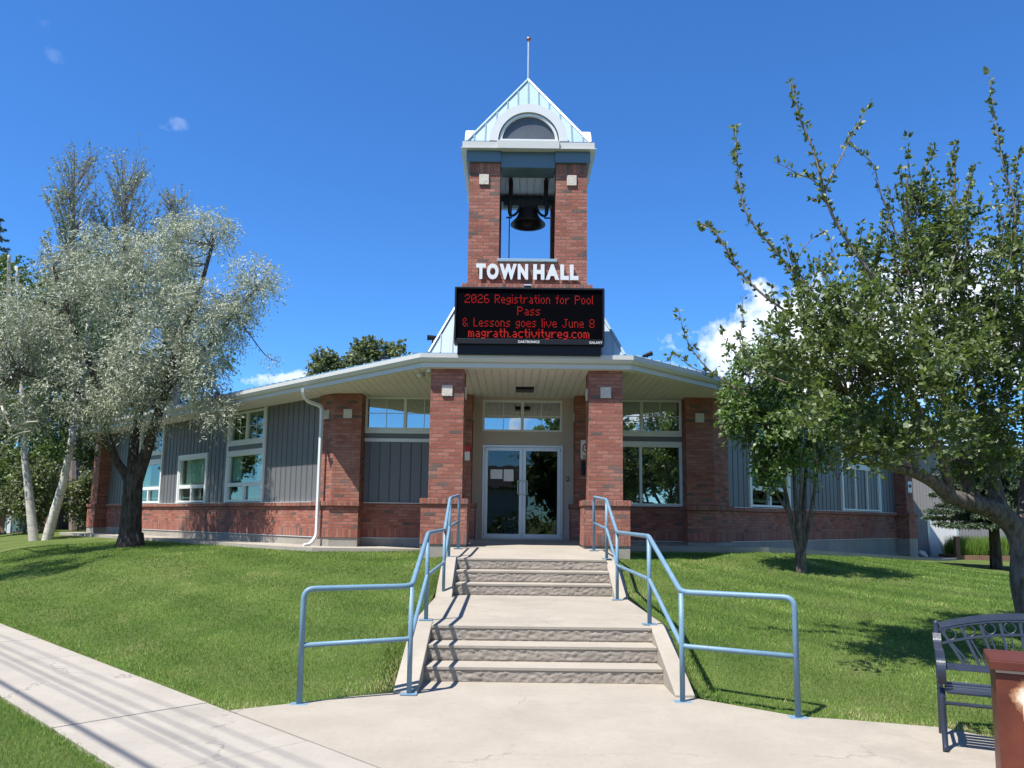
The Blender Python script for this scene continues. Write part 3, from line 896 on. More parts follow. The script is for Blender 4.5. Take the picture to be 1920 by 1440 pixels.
wing(FL, LL, [(3.28, 5.36), (9.70, 11.70)], [(6.56, 8.52)], -1)
wing(FR, LR, [(1.70, 3.80)], [], 1)
# right wing has a second tall bay with three lights
def tall_window3(F, s0, s1):
    a = .085; t = 0.; top = Z_SOF
    mb = MB()
    mb.box(s0, s0+a, t-.03, t+.045, Z_LEDGE+.005, top-.004, F); mb.box(s1-a, s1, t-.03, t+.045, Z_LEDGE+.005, top-.004, F)
    mb.box(s0+a, s1-a, t-.03, t+.040, 3.50, 3.60, F); mb.box(s0+a, s1-a, t-.03, t+.040, 3.26, 3.365, F)
    mb.box(s0+a, s1-a, t-.03, t+.012, 3.365, 3.50, F)
    part('window_surround', mb, 'white', TH, bevel=.004)
    window(F, s0+a, s1-a, 3.60, top-.03, t+.01, 2, (1, 1), .05, .07)
    window(F, s0+a, s1-a, 1.97, 3.26, t+.01, 3, (0, 0), .05, .06, curtain=[(s0+1.1, s1-.3)])
for (a, b) in ((3.28, 5.36), (9.70, 11.70)): tall_window(FL, a, b)
tall_window(FR, 1.70, 3.80)
tall_window3(FR, 6.98, 9.82)
pier_wing_end(FL, LL, -1); pier_wing_end(FR, LR, 1)
# wing end walls and backs keep the rooms dark and the outline solid
for F, L in ((FL, LL), (FR, LR)):
    part('end_wall', MB().box(L-.3, L-.05, -11., -.5, .2, Z_SOF, F), 'brick', TH)
    part('rear_wall', MB().box(5., L-.3, -11.2, -11., .2, Z_SOF, F), 'brick', TH)

# facade: angled brick piers, window walls, back piers, door wall
for sg in (-1, 1):
    U, N, P = (UL, NL, PWL) if sg < 0 else (UR, NR, PWR)
    fx = lambda h: AX+sg*h*CAM_SCALE
    def pier_poly(h0, h1, y0, off, wing_s):
        # plan of the chamfered pier: front face parallel to the facade, then a face parallel to the wing
        y0 = YF-(18.0-y0)*CAM_SCALE
        c = (fx(h1), y0)
        e = (c[0]+U[0]*wing_s*CAM_SCALE, c[1]+U[1]*wing_s*CAM_SCALE)
        b = (e[0]-N[0]*.43, e[1]-N[1]*.43)
        return [(fx(h0), y0), c, e, b, (fx(h0), y0+.72)]
    def soldier_prism(mb, poly, z0, z1, voff): 
        i = len(mb.uv); mb.prism(poly, z0, z1, IDZ)
        mb.uv = mb.uv[:i]+[[(u, v-voff) for (u, v) in q] for q in mb.uv[i:]]
        return mb
    o = part('brick_pier', MB().prism(pier_poly(3.75, 4.385, 18.0, 0, .62), Z_LEDGE, Z_SOF, IDZ), 'brick', TH)
    sub('plinth', MB().prism(pier_poly(3.745, 4.41, 17.955, 0, .66), Z_BB+.2, Z_LEDGE-.1, IDZ), 'brick', o)
    sub('plinth_course', soldier_prism(MB(), pier_poly(3.744, 4.412, 17.951, 0, .66), Z_BB, Z_BB+.199, Z_BB), 'soldier', o)
    sub('plinth_cap', soldier_prism(MB(), pier_poly(3.72, 4.435, 17.90, 0, .69), Z_LEDGE-.1, Z_LEDGE+.001, Z_LEDGE-.1), 'soldier', o, bevel=.004)
    sub('footing', MB().prism(pier_poly(3.75, 4.40, 17.97, 0, .66), .3, Z_BB-.002, IDZ), 'found', o)
    cx = 4.07
    F = FS(sg)
    sub('stone_tile', MB().box(cx-.1, cx+.1, 0, .03, 3.87, 4.08, F), 'stone', o, bevel=.006)
    G = Frame((fx(4.385), YF), U, N, CAM_SCALE)
    sub('stone_tile', MB().box(.2, .4, 0, .03, 3.87, 4.08, G), 'stone', o, bevel=.006)
    # recessed window wall between pier and back pier (t measured from y=18, so the wall is at t=-.45)
    part('brick_dado', MB().box(1.9, 3.76, -.70, -.45, Z_BB+.2, Z_LEDGE-.02, F), 'brick', TH)
    part('soldier_course', MB().box(1.9, 3.76, -.70, -.446, Z_BB, Z_BB+.199, F, voff=Z_BB), 'soldier', TH)
    part('base_flashing', MB().box(1.9, 3.745, -.6, -.425, Z_BB-.014, Z_BB-.002, F), 'white', TH)
    part('foundation_wall', MB().box(1.9, 3.76, -.68, -.455, .3, Z_BB-.016, F), 'found', TH)
    part('ledge_flashing', MB().box(1.9, 3.735, -.6, -.395, Z_LEDGE-.018, Z_LEDGE-.004, F), 'white', TH)
    part('window_trim', MB().box(1.9, 3.745, -.6, -.42, 3.575, 3.665, F).box(1.9, 3.745, -.6, -.42, 3.375, 3.455, F), 'white', TH, bevel=.004)
    part('band_panel', MB().box(1.9, 3.745, -.6, -.445, 3.455, 3.575, F), 'clad', TH)
    window(F, 1.86, 3.745, 3.665, Z_SOF-.003, -.43, 2, (1, 1), .045, .07, lining=1.6)
    if sg < 0:
        cladding('cladding', F, 1.9, 3.745, Z_LEDGE, 3.375, -.44)
    else:
        window(F, 1.9, 3.745, Z_LEDGE, 3.375, -.43, 1, (0, 0), .05, .0, lining=1.6)
        part('window_mullion', MB().box(2.745, 2.80, -.53, -.412, Z_LEDGE+.05, 3.325, F), 'white', TH, bevel=.004)
    # back pier beside the doorway
    o = part('brick_pier', MB().box(1.185, 1.90, -.75, .1, Z_LEDGE, Z_SOF, F), 'brick', TH)
    sub('plinth', MB().box(1.09, 1.98, -.75, .19, Z_BB-.1, Z_LEDGE-.1, F), 'brick', o)
    sub('plinth_cap', MB().box(1.065, 2.0, -.75, .22, Z_LEDGE-.1, Z_LEDGE+.001, F, voff=Z_LEDGE-.1), 'soldier', o, bevel=.004)
    sub('stone_tile', MB().box(1.44, 1.64, .1, .13, 3.87, 4.08, F), 'stone', o, bevel=.006)
    sub('stone_tile', MB().box(1.155, 1.185, -.28, -.08, 3.87, 4.08, F), 'stone', o, bevel=.006)
    # free-standing porch columns (left unscaled)
    F = Frame((AX, 18.0), (sg, 0), (0, -1))
    o = part('porch_column', MB().box(1.15, 1.765, 3.14, 3.75, Z_LEDGE, ZS, F), 'brick', TH)
    sub('plinth', MB().box(1.05, 1.88, 3.03, 3.85, Z_BB+.2, Z_LEDGE-.1, F), 'brick', o)
    sub('plinth_course', MB().box(1.049, 1.881, 3.029, 3.854, Z_BB, Z_BB+.199, F, voff=Z_BB), 'soldier', o)
    sub('plinth_cap', MB().box(1.03, 1.90, 3.01, 3.875, Z_LEDGE-.1, Z_LEDGE+.001, F, voff=Z_LEDGE-.1), 'soldier', o, bevel=.005)
    sub('footing', MB().box(1.06, 1.875, 3.04, 3.84, .5, Z_BB-.002, F), 'found', o)
    sub('stone_tile', MB().box(1.36, 1.555, 3.75, 3.78, 3.825, 4.03, F), 'stone', o, bevel=.006)
    sub('stone_tile', MB().box(1.12, 1.15, 3.35, 3.55, 3.825, 4.03, F), 'stone', o, bevel=.006)

# doorway
F = Frame((-.0144, 17.664), (1, 0), (0, -1), CAM_SCALE)
zd0, zd1, xl, xr = 1.155, 3.325, -1.04, .845
mb = MB()
mb.box(AX-1.2, xl, -.2, 0, 1.0, 3.65, F); mb.box(xr, AX+1.2, -.2, 0, 1.0, 3.65, F)
mb.box(xl, xr, -.2, 0, zd1, 3.65, F); mb.box(AX-1.2, AX+1.2, -.2, .0, 4.40, Z_SOF, F)
mb.box(AX-1.2, -1.056, -.2, 0, 3.65, 4.40, F); mb.box(.825, AX+1.2, -.2, 0, 3.65, 4.40, F)
part('stucco_wall', mb, 'stucco', TH)
window(F, -1.056, .825, 3.65, 4.40, -.02, 2, (1, 1), .045, .07, lining=2.0, name='transom_window')
mb = MB()
mb.box(xl, xl+.05, -.08, .03, zd0-.02, zd1, F); mb.box(xr-.05, xr, -.08, .03, zd0-.02, zd1, F)
mb.box(xl+.05, xr-.05, -.08, .028, zd1-.05, zd1, F)
df = part('door_frame', mb, 'alu', TH, bevel=.003)
sub('threshold', MB().box(xl+.05, xr-.05, -.08, .03, zd0-.02, zd0+.0, F), 'alu', df)
xc = (xl+xr)/2
for sg in (-1, 1):
    a, b = (xl+.052, xc-.003) if sg < 0 else (xc+.003, xr-.052)
    mb = MB(); r = .075
    mb.box(a, a+r, -.045, 0, zd0+.006, zd1-.053, F); mb.box(b-r, b, -.045, 0, zd0+.006, zd1-.053, F)
    mb.box(a+r, b-r, -.044, -.001, zd0+.006, zd0+.10, F); mb.box(a+r, b-r, -.044, -.001, zd1-.133, zd1-.053, F)
    o = part('door', mb, 'alu', TH, bevel=.003)
    sub('glass_pane', MB().box(a+r-.01, b-r+.01, -.026, -.020, zd0+.09, zd1-.125, F), 'doorglass', o)
    hx = b-.035 if sg < 0 else a+.035
    ox = hx-sg*(-.075)*-1 if False else hx+sg*.07
    pth = fillet([F(hx, 0, 2.49), F(hx, .06, 2.49), F(ox, .075, 2.49), F(ox, .075, 2.17), F(hx, .06, 2.17), F(hx, 0, 2.17)], .03, 4)
    sub('pull_handle', MB().tube(pth, .011, 8), 'alu', o, smooth=True)
    if sg > 0: sub('lock', MB().tube([F(hx, -.01, 2.08), F(hx, .012, 2.08)], .022, 12), 'alu', o)
    for hz in (zd0+.09, zd1-.11):
        e = a-.01 if sg < 0 else b+.01
        sub('hinge', MB().box(e-.016, e+.016, .002, .022, hz-.035, hz+.035, F), 'black', o)
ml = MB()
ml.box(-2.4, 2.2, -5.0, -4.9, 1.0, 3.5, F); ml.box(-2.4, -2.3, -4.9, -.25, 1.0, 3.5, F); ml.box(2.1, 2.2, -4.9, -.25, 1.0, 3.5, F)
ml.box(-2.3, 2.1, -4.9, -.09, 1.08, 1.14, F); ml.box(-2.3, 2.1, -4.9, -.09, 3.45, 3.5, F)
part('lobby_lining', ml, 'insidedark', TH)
tag = setp
tag(MB().box(-.95+.10, -.57, -.019, -.0165, 2.53, 2.75, F).build('paper_notice', 'paper'), 'white sheet of paper taped inside the left door glass, the left one of two', 'notice', 'paper notices on the door')
tag(MB().box(-.54, -.31, -.019, -.0165, 2.48, 2.755, F).build('paper_notice', 'paper'), 'white sheet of paper taped on the left door glass, nearest the door handles', 'notice', 'paper notices on the door')

# little planter with dried leaves inside the left door
t = thing('plant_pot', 'small pot of dry foliage standing behind the left glass door', 'plant', (-.54, 17.98, 1.13))
part('pot', MB().lathe([(0, 0), (.09, 0), (.12, .16), (.11, .16), (.09, .13), (0, .13)], (-.54, 17.98, 1.13), 18), 'wood', t)

# soffit, eaves, gutters, roof
EC = {}
for sg in (-1, 1): EC[sg] = (AX+sg*1.93, 14.08)
def eave_frame(sg):
    U, N = (UL, NL) if sg < 0 else (UR, NR)
    return Frame(EC[sg], U, N)
def off(sg, d):          # corner of the eave lines moved inwards by d
    # front line y = 14.08 + d, side line through EC offset by -N*d
    U, N = (UL, NL) if sg < 0 else (UR, NR)
    px, py = EC[sg][0]-N[0]*d, EC[sg][1]-N[1]*d
    k = (14.08+d-py)/U[1]
    return (px+U[0]*k, 14.08+d)
EL = {-1: 19.4, 1: 16.9}   # eave lengths
def prism_between(mb, p, q, z0, z1, sg, d0, d1):
    pass
EFL = {}
for sg in (-1, 1):
    F = eave_frame(sg)
    # how far the corner shifts along the side line for an inward offset
    c = off(sg, 1.)
    U, N = (UL, NL) if sg < 0 else (UR, NR)
    k1 = (c[0]-(EC[sg][0]-N[0]))*U[0]+(c[1]-(EC[sg][1]-N[1]))*U[1]
    EFL[sg] = (F, k1)
def side_strip(mb, sg, d0, d1, z0, z1):
    """solid strip along the wing eave from inward offset d0 to d1, mitred at the porch corner"""
    F, k1 = EFL[sg]; L = EL[sg]
    mb.prism([(k1*d0, -d0), (L, -d0), (L, -d1), (k1*d1, -d1)], z0, z1, F)
def front_strip(mb, d0, d1, z0, z1):
    mb.prism([off(-1, d0), off(1, d0), off(1, d1), off(-1, d1)], z0, z1)
# soffit polygon
F, k1 = EFL[-1]; Fr, k1r = EFL[1]
D = .10
poly = [off(-1, D), off(1, D), Fr(EL[1], -D, 0)[:2], Fr(EL[1], -2.6, 0)[:2], (AX+3.8, 19.4), (AX-3.8, 19.4), F(EL[-1], -2.6, 0)[:2], F(EL[-1], -D, 0)[:2]]
part('soffit', MB().prism(poly, ZS, ZS+.03), 'soffitp', TH)
part('sealed_ceiling', MB().prism([off(-1, .3), off(1, .3), Fr(EL[1]-.1, -.3, 0)[:2], Fr(EL[1]-.1, -12, 0)[:2], (AX, 30), F(EL[-1]-.1, -12, 0)[:2], F(EL[-1]-.1, -.3, 0)[:2]], ZS+.04, ZS+.07), 'claddark', TH)
for nm, (d0, d1, z0, z1) in {'fascia_board': (.055, .10, 4.345, 4.52)}.items():
    mb = MB(); front_strip(mb, d0, d1, z0, z1); part(nm, mb, 'fascia', TH)
    for sg in (-1, 1):
        mb = MB(); side_strip(mb, sg, d0, d1, z0, z1); part(nm, mb, 'fascia', TH)
# K-style gutter: profile (inward offset, z)
gp = [(.054, 4.44), (.054, 4.575), (.046, 4.575), (.046, 4.45), (.03, 4.447), (.01, 4.475), (-.02, 4.515), (-.022, 4.575), (-.012, 4.575), (-.012, 4.583), (-.036, 4.583), (-.036, 4.508), (0., 4.452), (.022, 4.438)]
def mitred(prof, ends, mat, name):
    """profile swept between two ends; ends = [fn(d) -> (x, y)] * 2"""
    mb = MB(); n = len(prof)
    for e in ends:
        for (d, z) in prof: x, y = e(d); mb.v.append((x, y, z))
    mb.f.append(tuple(range(n))[::-1]); mb.uv.append([(0, 0)]*n)
    mb.f.append(tuple(range(n, 2*n))); mb.uv.append([(0, 0)]*n)
    for j in range(n):
        k = (j+1) % n; mb.f.append((j, k, n+k, n+j)); mb.uv.append([(0, 0)]*4)
    return part(name, mb, mat, TH)
mitred(gp, [lambda d: off(-1, d), lambda d: off(1, d)], 'fascia', 'gutter')
mitred(gp, [lambda d: off(-1, d), lambda d: EFL[-1][0](EL[-1], -d, 0)[:2]], 'fascia', 'gutter')
mitred(gp, [lambda d: off(1, d), lambda d: EFL[1][0](EL[1], -d, 0)[:2]], 'fascia', 'gutter')
# roof planes
PIT = .215
RD = 6.0
def roofpt(xy, d, dz=0.): return (xy[0], xy[1], 4.60+PIT*d+dz)
def plane(name, pts, uvs, mat='roof', th=.03):
    mb = MB(); n = len(pts)
    mb.v += [tuple(p) for p in pts]; mb.v += [(p[0], p[1], p[2]-th) for p in pts]
    mb.f.append(tuple(range(n))); mb.uv.append(uvs)
    mb.f.append(tuple(range(n, 2*n))[::-1]); mb.uv.append(uvs[::-1])
    for j in range(n):
        k = (j+1) % n; mb.f.append((j, k, n+k, n+j)); mb.uv.append([(0, 0)]*4)
    return part(name, mb, mat, TH)
ap = (AX, 14.08+4.73)
plane('roof_front', [roofpt(off(-1, -.02), 0), roofpt(off(1, -.02), 0), roofpt(ap, 4.73)], [off(-1, 0), off(1, 0), ap])
for sg in (-1, 1):
    F, k1 = EFL[sg]; L = EL[sg]+.25
    # axis point where this plane is RD deep
    U, N = (UL, NL) if sg < 0 else (UR, NR)
    dd = (RD-1.93*.6947)/.7193
    rp = (AX, 14.08+dd)
    srp = (rp[0]-EC[sg][0])*U[0]+(rp[1]-EC[sg][1])*U[1]
    sap = (ap[0]-EC[sg][0])*U[0]+(ap[1]-EC[sg][1])*U[1]
    pts = [roofpt(off(sg, -.02), 0), roofpt(F(L, .02, 0)[:2], 0), roofpt(F(L, -RD, 0)[:2], RD), roofpt(rp, RD), roofpt(ap, 4.73)]
    uv = [(0, 0), (L, 0), (L, RD), (srp, RD), (sap, 4.73)]
    o = plane('roof_plane', pts, uv)
    plane('roof_rear', [roofpt(rp, RD), roofpt(F(L, -RD, 0)[:2], RD), roofpt(F(L, -2*RD, 0)[:2], 0), roofpt((AX, rp[1]+RD/.7193), 0)], [(0, 0), (L, 0), (L, RD), (0, RD)])
    # standing ribs, seen as a row of little bumps along the eave
    mb = MB(); s = .25
    while s < L:
        k = -min(RD, max(.3, (s-0)/abs(k1)*1.0)) if False else -RD
        # stop the rib at the hip with the front plane / ridge
        dmax = RD
        if s < sap: dmax = min(RD, max(.15, 4.73*s/sap))
        q = []
        a0 = F(s, .015, 0); a1 = F(s, -dmax+.02, 0)
        z0 = 4.60; z1 = 4.60+PIT*(dmax-.02)
        b0 = F(s+.04, .015, 0); b1 = F(s+.04, -dmax+.02, 0)
        i = len(mb.v)
        for (p_, z_) in ((a0, z0), (b0, z0), (b1, z1), (a1, z1)): mb.v.append((p_[0], p_[1], z_-.004))
        for (p_, z_) in ((a0, z0), (b0, z0), (b1, z1), (a1, z1)): mb.v.append((p_[0], p_[1], z_+.028))
        for f in ((0, 1, 2, 3), (4, 5, 6, 7), (0, 1, 5, 4), (1, 2, 6, 5), (2, 3, 7, 6), (3, 0, 4, 7)):
            mb.f.append(tuple(i+j for j in f)); mb.uv.append([(0, 0)]*4)
        s += .30
    sub('roof_rib', mb, 'roofpale', o)
# wing gable ends
for sg in (-1, 1):
    F, k1 = EFL[sg]; L = EL[sg]
    mb = MB(); i = 0
    for a in (L, L+.05):
        for (t, z) in ((0, 4.5), (-2*RD, 4.5), (-2*RD, 4.56), (-RD, 4.56+PIT*RD), (0, 4.56)): mb.v.append(F(a, t, z))
    n = 5
    mb.f.append((0, 1, 2, 3, 4)); mb.f.append((9, 8, 7, 6, 5)); mb.uv += [[(0, 0)]*5]*2
    for j in range(n):
        k = (j+1) % n; mb.f.append((j, k, n+k, n+j)); mb.uv.append([(0, 0)]*4)
    part('gable_wall', mb, 'clad', TH)
# downspout on the left wing
F = EFL[-1][0]
pth = [at(568, 728, 16.8), at(568, 741, 16.83), at(578, 753, 17.1), at(603, 762, 17.36)]
xb = at(603, 780, 17.37)
pth += [xb, Vector((xb.x, xb.y, 1.18)), Vector((xb.x-.10, xb.y-.10, 1.0)), Vector((xb.x-.22, xb.y-.22, .975))]
part('downspout', MB().tube(fillet(pth, .08, 4), .043, 4), 'whitepaint', TH, recalc=True)

# ------------------------------------------------------------------ tower
TY0, TH2 = 14.70, 1.155
TYC = TY0+TH2
FT = Frame((AX, TY0), (1, 0), (0, -1))
TP = .51   # pier width
o = part('tower_wall', (lambda mb: mb)(MB()
    .box(-TH2, -TH2+.60, -.42, 0, 6.54, 8.55, FT).box(TH2-.61, TH2, -.42, 0, 6.54, 8.55, FT)
    .box(-TH2, TH2, -.42, 0, 6.08, 6.54, FT)
    .box(-TH2, -TH2+.60, -2*TH2, -2*TH2+.42, 6.08, 8.55, FT).box(TH2-.61, TH2, -2*TH2, -2*TH2+.42, 6.08, 8.55, FT)
    .box(-TH2+.6, TH2-.61, -2*TH2, -2*TH2+.42, 6.08, 6.5, FT)
    .box(-TH2, -TH2+.42, -2*TH2+.42, -.42, 6.08, 8.55, FT).box(TH2-.42, TH2, -2*TH2+.42, -.42, 6.08, 8.55, FT)), 'brick', TH)
sub('base_course', MB().box(-TH2-.10, TH2+.10, -2*TH2-.1, .10, 5.97, 6.08, FT, voff=5.97), 'soldier', o, bevel=.004)
sub('lower_wall', MB().box(-TH2-.02, TH2+.02, -2*TH2-.02, .02, 4.7, 5.97, FT), 'brick', o)
for q_ in ((-TH2-.003, -TH2+.603), (TH2-.613, TH2+.003)): sub('top_course', MB().box(*q_, -.423, .003, 8.35, 8.55, FT, voff=8.35), 'soldier', o)
sub('sill', MB().box(-TH2+.57, TH2-.58, -.44, .05, 6.545, 6.60, FT), 'roofpale', o, bevel=.004)
for sx in (-.865, .855): sub('stone_tile', MB().box(sx-.095, sx+.095, 0, .03, 8.10, 8.31, FT), 'stone', o, bevel=.006)
sub('floor_slab', MB().box(-TH2+.42, TH2-.42, -2*TH2+.42, -.42, 6.35, 6.45, FT), 'clad', o)
# slate-blue frieze, soffit, gutter, roof
fr = part('tower_frieze', MB().box(-TH2-.06, -TH2+.62, -.5, .06, 8.555, 8.80, FT).box(TH2-.63, TH2+.06, -.5, .06, 8.555, 8.80, FT)
     .box(-TH2+.62, TH2-.63, -.45, .02, 8.46, 8.80, FT).box(-TH2-.06, TH2+.06, -2*TH2-.06, -2*TH2+.4, 8.555, 8.80, FT)
     .box(-TH2-.06, -TH2+.3, -2*TH2+.4, -.5, 8.555, 8.80, FT).box(TH2-.3, TH2+.06, -2*TH2+.4, -.5, 8.555, 8.80, FT), 'bluetrim', TH, bevel=.003)
sub('belfry_ceiling', MB().box(-TH2+.3, TH2-.3, -2*TH2+.4, -.45, 8.70, 8.74, FT), 'soffitp', fr)
o = part('tower_cornice', MB().box(-TH2-.14, TH2+.14, -2*TH2-.14, .14, 8.80, 8.93, FT), 'fascia', TH, bevel=.006)
sub('cornice_lip', MB().box(-TH2-.17, TH2+.17, -2*TH2-.17, .17, 8.785, 8.80, FT), 'fascia', o)
sub('cornice_centre', MB().box(-.62, .60, .14, .19, 8.775, 8.945, FT), 'fascia', o, bevel=.006)
sub('cap_flashing', MB().box(-TH2-.12, TH2+.12, -2*TH2-.12, .12, 8.93, 8.955, FT), 'bluetrim', o)
# pyramid
zr0, zr1, hb = 8.955, 10.98, TH2+.06
mb = MB()
for (a, b) in (((-1, -1), (1, -1)), ((1, -1), (1, 1)), ((1, 1), (-1, 1)), ((-1, 1), (-1, -1))):
    P0 = (AX+a[0]*hb, TYC+a[1]*hb, zr0); P1 = (AX+b[0]*hb, TYC+b[1]*hb, zr0); A = (AX, TYC, zr1)
    mb.face([P0, P1, A], [(-hb, 0), (hb, 0), (0, 2)])
mb.face([(AX-hb, TYC-hb, zr0), (AX+hb, TYC-hb, zr0), (AX+hb, TYC+hb, zr0), (AX-hb, TYC+hb, zr0)], [(0, 0)]*4)
tr = part('tower_roof', mb, 'roofpale', TH)
mb = MB(); sl = (zr1-zr0)/hb
for (dx, dy) in ((-1, -1), (1, -1), (1, 1), (-1, 1)):   # hip caps
    mb.tube([(AX+dx*hb, TYC+dy*hb, zr0+.01), (AX, TYC, zr1+.01)], .035, 6)
sub('hip_cap', mb, 'roofpale', tr, smooth=False)
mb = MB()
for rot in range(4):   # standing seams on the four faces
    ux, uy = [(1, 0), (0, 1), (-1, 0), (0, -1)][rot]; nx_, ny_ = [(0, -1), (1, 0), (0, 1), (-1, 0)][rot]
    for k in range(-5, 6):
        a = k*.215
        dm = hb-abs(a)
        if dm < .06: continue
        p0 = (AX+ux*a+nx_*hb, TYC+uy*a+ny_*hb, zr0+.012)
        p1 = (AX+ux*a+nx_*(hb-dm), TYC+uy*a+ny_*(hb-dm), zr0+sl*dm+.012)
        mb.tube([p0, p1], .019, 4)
M['seam'] = plain('shaded_seam_metal', (.17, .24, .29), .4)  # darkened metal paints in the shadow lines beside the seams
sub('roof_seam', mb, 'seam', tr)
# arched dormers on the four faces
def half_ring(mb, F, r0, r1, zc, t0, t1, n=28, squash=1.0):
    for k in range(n):
        a0, a1 = math.pi*k/n, math.pi*(k+1)/n
        pts = []
        for t in (t0, t1):
            for (r, a) in ((r0, a0), (r1, a0), (r1, a1), (r0, a1)):
                pts.append(F(r*math.cos(a), t, zc+r*squash*math.sin(a)))
        i = len(mb.v); mb.v += pts
        for f in ((0, 1, 2, 3), (4, 5, 6, 7), (0, 1, 5, 4), (1, 2, 6, 5), (2, 3, 7, 6), (3, 0, 4, 7)):
            mb.f.append(tuple(i+j for j in f)); mb.uv.append([(0, 0)]*4)
def half_disc(mb, F, r, zc, t0, t1, n=28):
    pts = [(r*math.cos(math.pi*k/n), zc+r*math.sin(math.pi*k/n)) for k in range(n+1)]
    i = len(mb.v); m_ = len(pts)
    for t in (t0, t1):
        for (x, z) in pts: mb.v.append(F(x, t, z))
    mb.f.append(tuple(i+j for j in range(m_))); mb.f.append(tuple(i+m_+j for j in range(m_))[::-1]); mb.uv += [[(0, 0)]*m_]*2
    for j in range(m_):
        k = (j+1) % m_; mb.f.append((i+j, i+k, i+m_+k, i+m_+j)); mb.uv.append([(0, 0)]*4)
M['louvre'] = plain('dark_grey_metal_panel', (.075, .085, .10), .4, .25, 2.)
for rot in range(4):
    ux, uy = [(1, 0), (0, 1), (-1, 0), (0, -1)][rot]; nx_, ny_ = [(0, -1), (1, 0), (0, 1), (-1, 0)][rot]
    Fd = Frame((AX+nx_*hb, TYC+ny_*hb), (ux, uy), (nx_, ny_))
    mb = MB(); half_ring(mb, Fd, .60, .77, 8.958, -.62, .075)
    o = sub('arched_dormer', mb, 'whitepaint', tr)
for rot in range(4):
    ux, uy = [(1, 0), (0, 1), (-1, 0), (0, -1)][rot]; nx_, ny_ = [(0, -1), (1, 0), (0, 1), (-1, 0)][rot]
    Fd = Frame((AX+nx_*hb, TYC+ny_*hb), (ux, uy), (nx_, ny_))
    mb = MB(); half_ring(mb, Fd, .525, .575, 8.962, -.1, .045); mb.box(-.575, .575, -.1, .05, 8.957, 9.005, Fd)
    sub('dormer_frame', mb, 'whitepaint', tr)
    mb = MB(); half_disc(mb, Fd, .60, 8.962, -.1, .0); sub('dormer_panel', mb, 'louvre', tr)
# finial
sub('finial_rod', MB().tube([(AX, TYC, zr1-.1), (AX, TYC, zr1+.9)], .022, 10), 'alu', tr)
mb = MB()
R = .052
mb.lathe([(R*math.sin(math.pi*k/12), -R*math.cos(math.pi*k/12)) for k in range(13)], (AX, TYC, zr1+.95), 20)
M['copper'] = plain('copper_ball', (.42, .16, .10), .35, .1, 5., metal=.7)
sub('finial_ball', mb, 'copper', tr, smooth=True)
# skirt roof round the foot of the tower
b0, b1, z0s, z1s = 1.80, 1.18, 4.615, 5.96
yf0, yf1 = 14.16, 14.69
corn = [[(AX-b0, yf0), (AX+b0, yf0), (AX+b0, TYC+1.9), (AX-b0, TYC+1.9)], [(AX-b1, yf1), (AX+b1, yf1), (AX+b1, TYC+1.18), (AX-b1, TYC+1.18)]]
mb = MB()
for k in range(4):
    j = (k+1) % 4
    A, B, Cc, Dd = corn[0][k], corn[0][j], corn[1][j], corn[1][k]
    mb.face([(*A, z0s), (*B, z0s), (*Cc, z1s), (*Dd, z1s)], [(0, 0), (3.6, 0), (3.0, 1.5), (.6, 1.5)])
M['skirt'] = rib_metal('skirt_roof_metal', (.34, .42, .47), .40, .35)
sk = part('skirt_roof', mb, 'skirt', TH, recalc=False)
mb = MB()
for k in range(4): mb.tube([(*corn[0][k], z0s+.01), (*corn[1][k], z1s+.01)], .03, 6)
for a in np.arange(-1.6, 1.61, .4):
    f = min(1, (1.80-abs(a))/.62)
    mb.tube([(AX+a, yf0, z0s+.012), (AX+a, yf0+(yf1-yf0)*f, z0s+(z1s-z0s)*f+.012)], .014, 4)
for sx in (-1, 1):
    for yy in (14.5, 14.9, 15.3, 15.7):
        f = min(1., (yy-yf0)/(yf1-yf0))
        mb.tube([(AX+sx*b0, yy, z0s+.012), (AX+sx*(b0+(b1-b0)*f), yy, z0s+(z1s-z0s)*f+.012)], .014, 4)
sub('roof_seam', mb, 'roofpale', sk)

# ------------------------------------------------------------------ bell in the tower
BY = TYC-.05
bc = at(990, 422, BY)                     # centre of the mouth
t = thing('bell', 'black cast bell hanging from its yoke in the open top of the brick tower', 'bell', tuple(bc))
prof = [(.365, 0), (.362, .015), (.335, .045), (.28, .10), (.235, .165), (.205, .235), (.19, .30), (.165, .35), (.11, .38), (.0, .39)]
inner = [(.0, .36), (.10, .35), (.15, .32), (.175, .27), (.19, .22), (.225, .14), (.275, .07), (.335, .01), (.365, 0)]
part('bell_body', MB().lathe(inner+prof[1:], bc, 36), 'iron', t, smooth=True)
part('clapper', MB().tube([bc+Vector((0, 0, .33)), bc+Vector((0, 0, .06))], .014, 8).lathe([(0, -.05), (.04, -.03), (.05, 0), (.04, .03), (0, .05)], bc+Vector((0, 0, .04)), 14), 'iron', t, smooth=True)
mb = MB().box(bc.x-.52, bc.x+.50, BY-.07, BY+.07, bc.z+.40, bc.z+.52).box(bc.x-.12, bc.x+.12, BY-.08, BY+.08, bc.z+.36, bc.z+.40)
for sx in (-1, 1):
    c = Vector((bc.x, BY-.02, bc.z))
    mb.tube(fillet([c+Vector((sx*.16, 0, .40)), c+Vector((sx*.24, 0, .24)), c+Vector((sx*.34, 0, .18)), c+Vector((sx*.40, 0, .24)), c+Vector((sx*.40, 0, .42))], .05, 4), .028, 8)
    mb.tube([c+Vector((sx*.34, 0, .15)), c+Vector((sx*.46, 0, .15))], .018, 8)
part('yoke', mb, 'iron', t)
mb = MB()
for sx in (-1, 1):
    mb.box(bc.x+sx*.37-.045, bc.x+sx*.37+.045, BY-.05, BY+.05, bc.z+.52, 8.69)
    mb.box(bc.x+sx*.37-.028, bc.x+sx*.37+.028, BY-.16, BY-.10, bc.z+.20, 8.69)
part('hanger_bar', mb, 'iron', t)
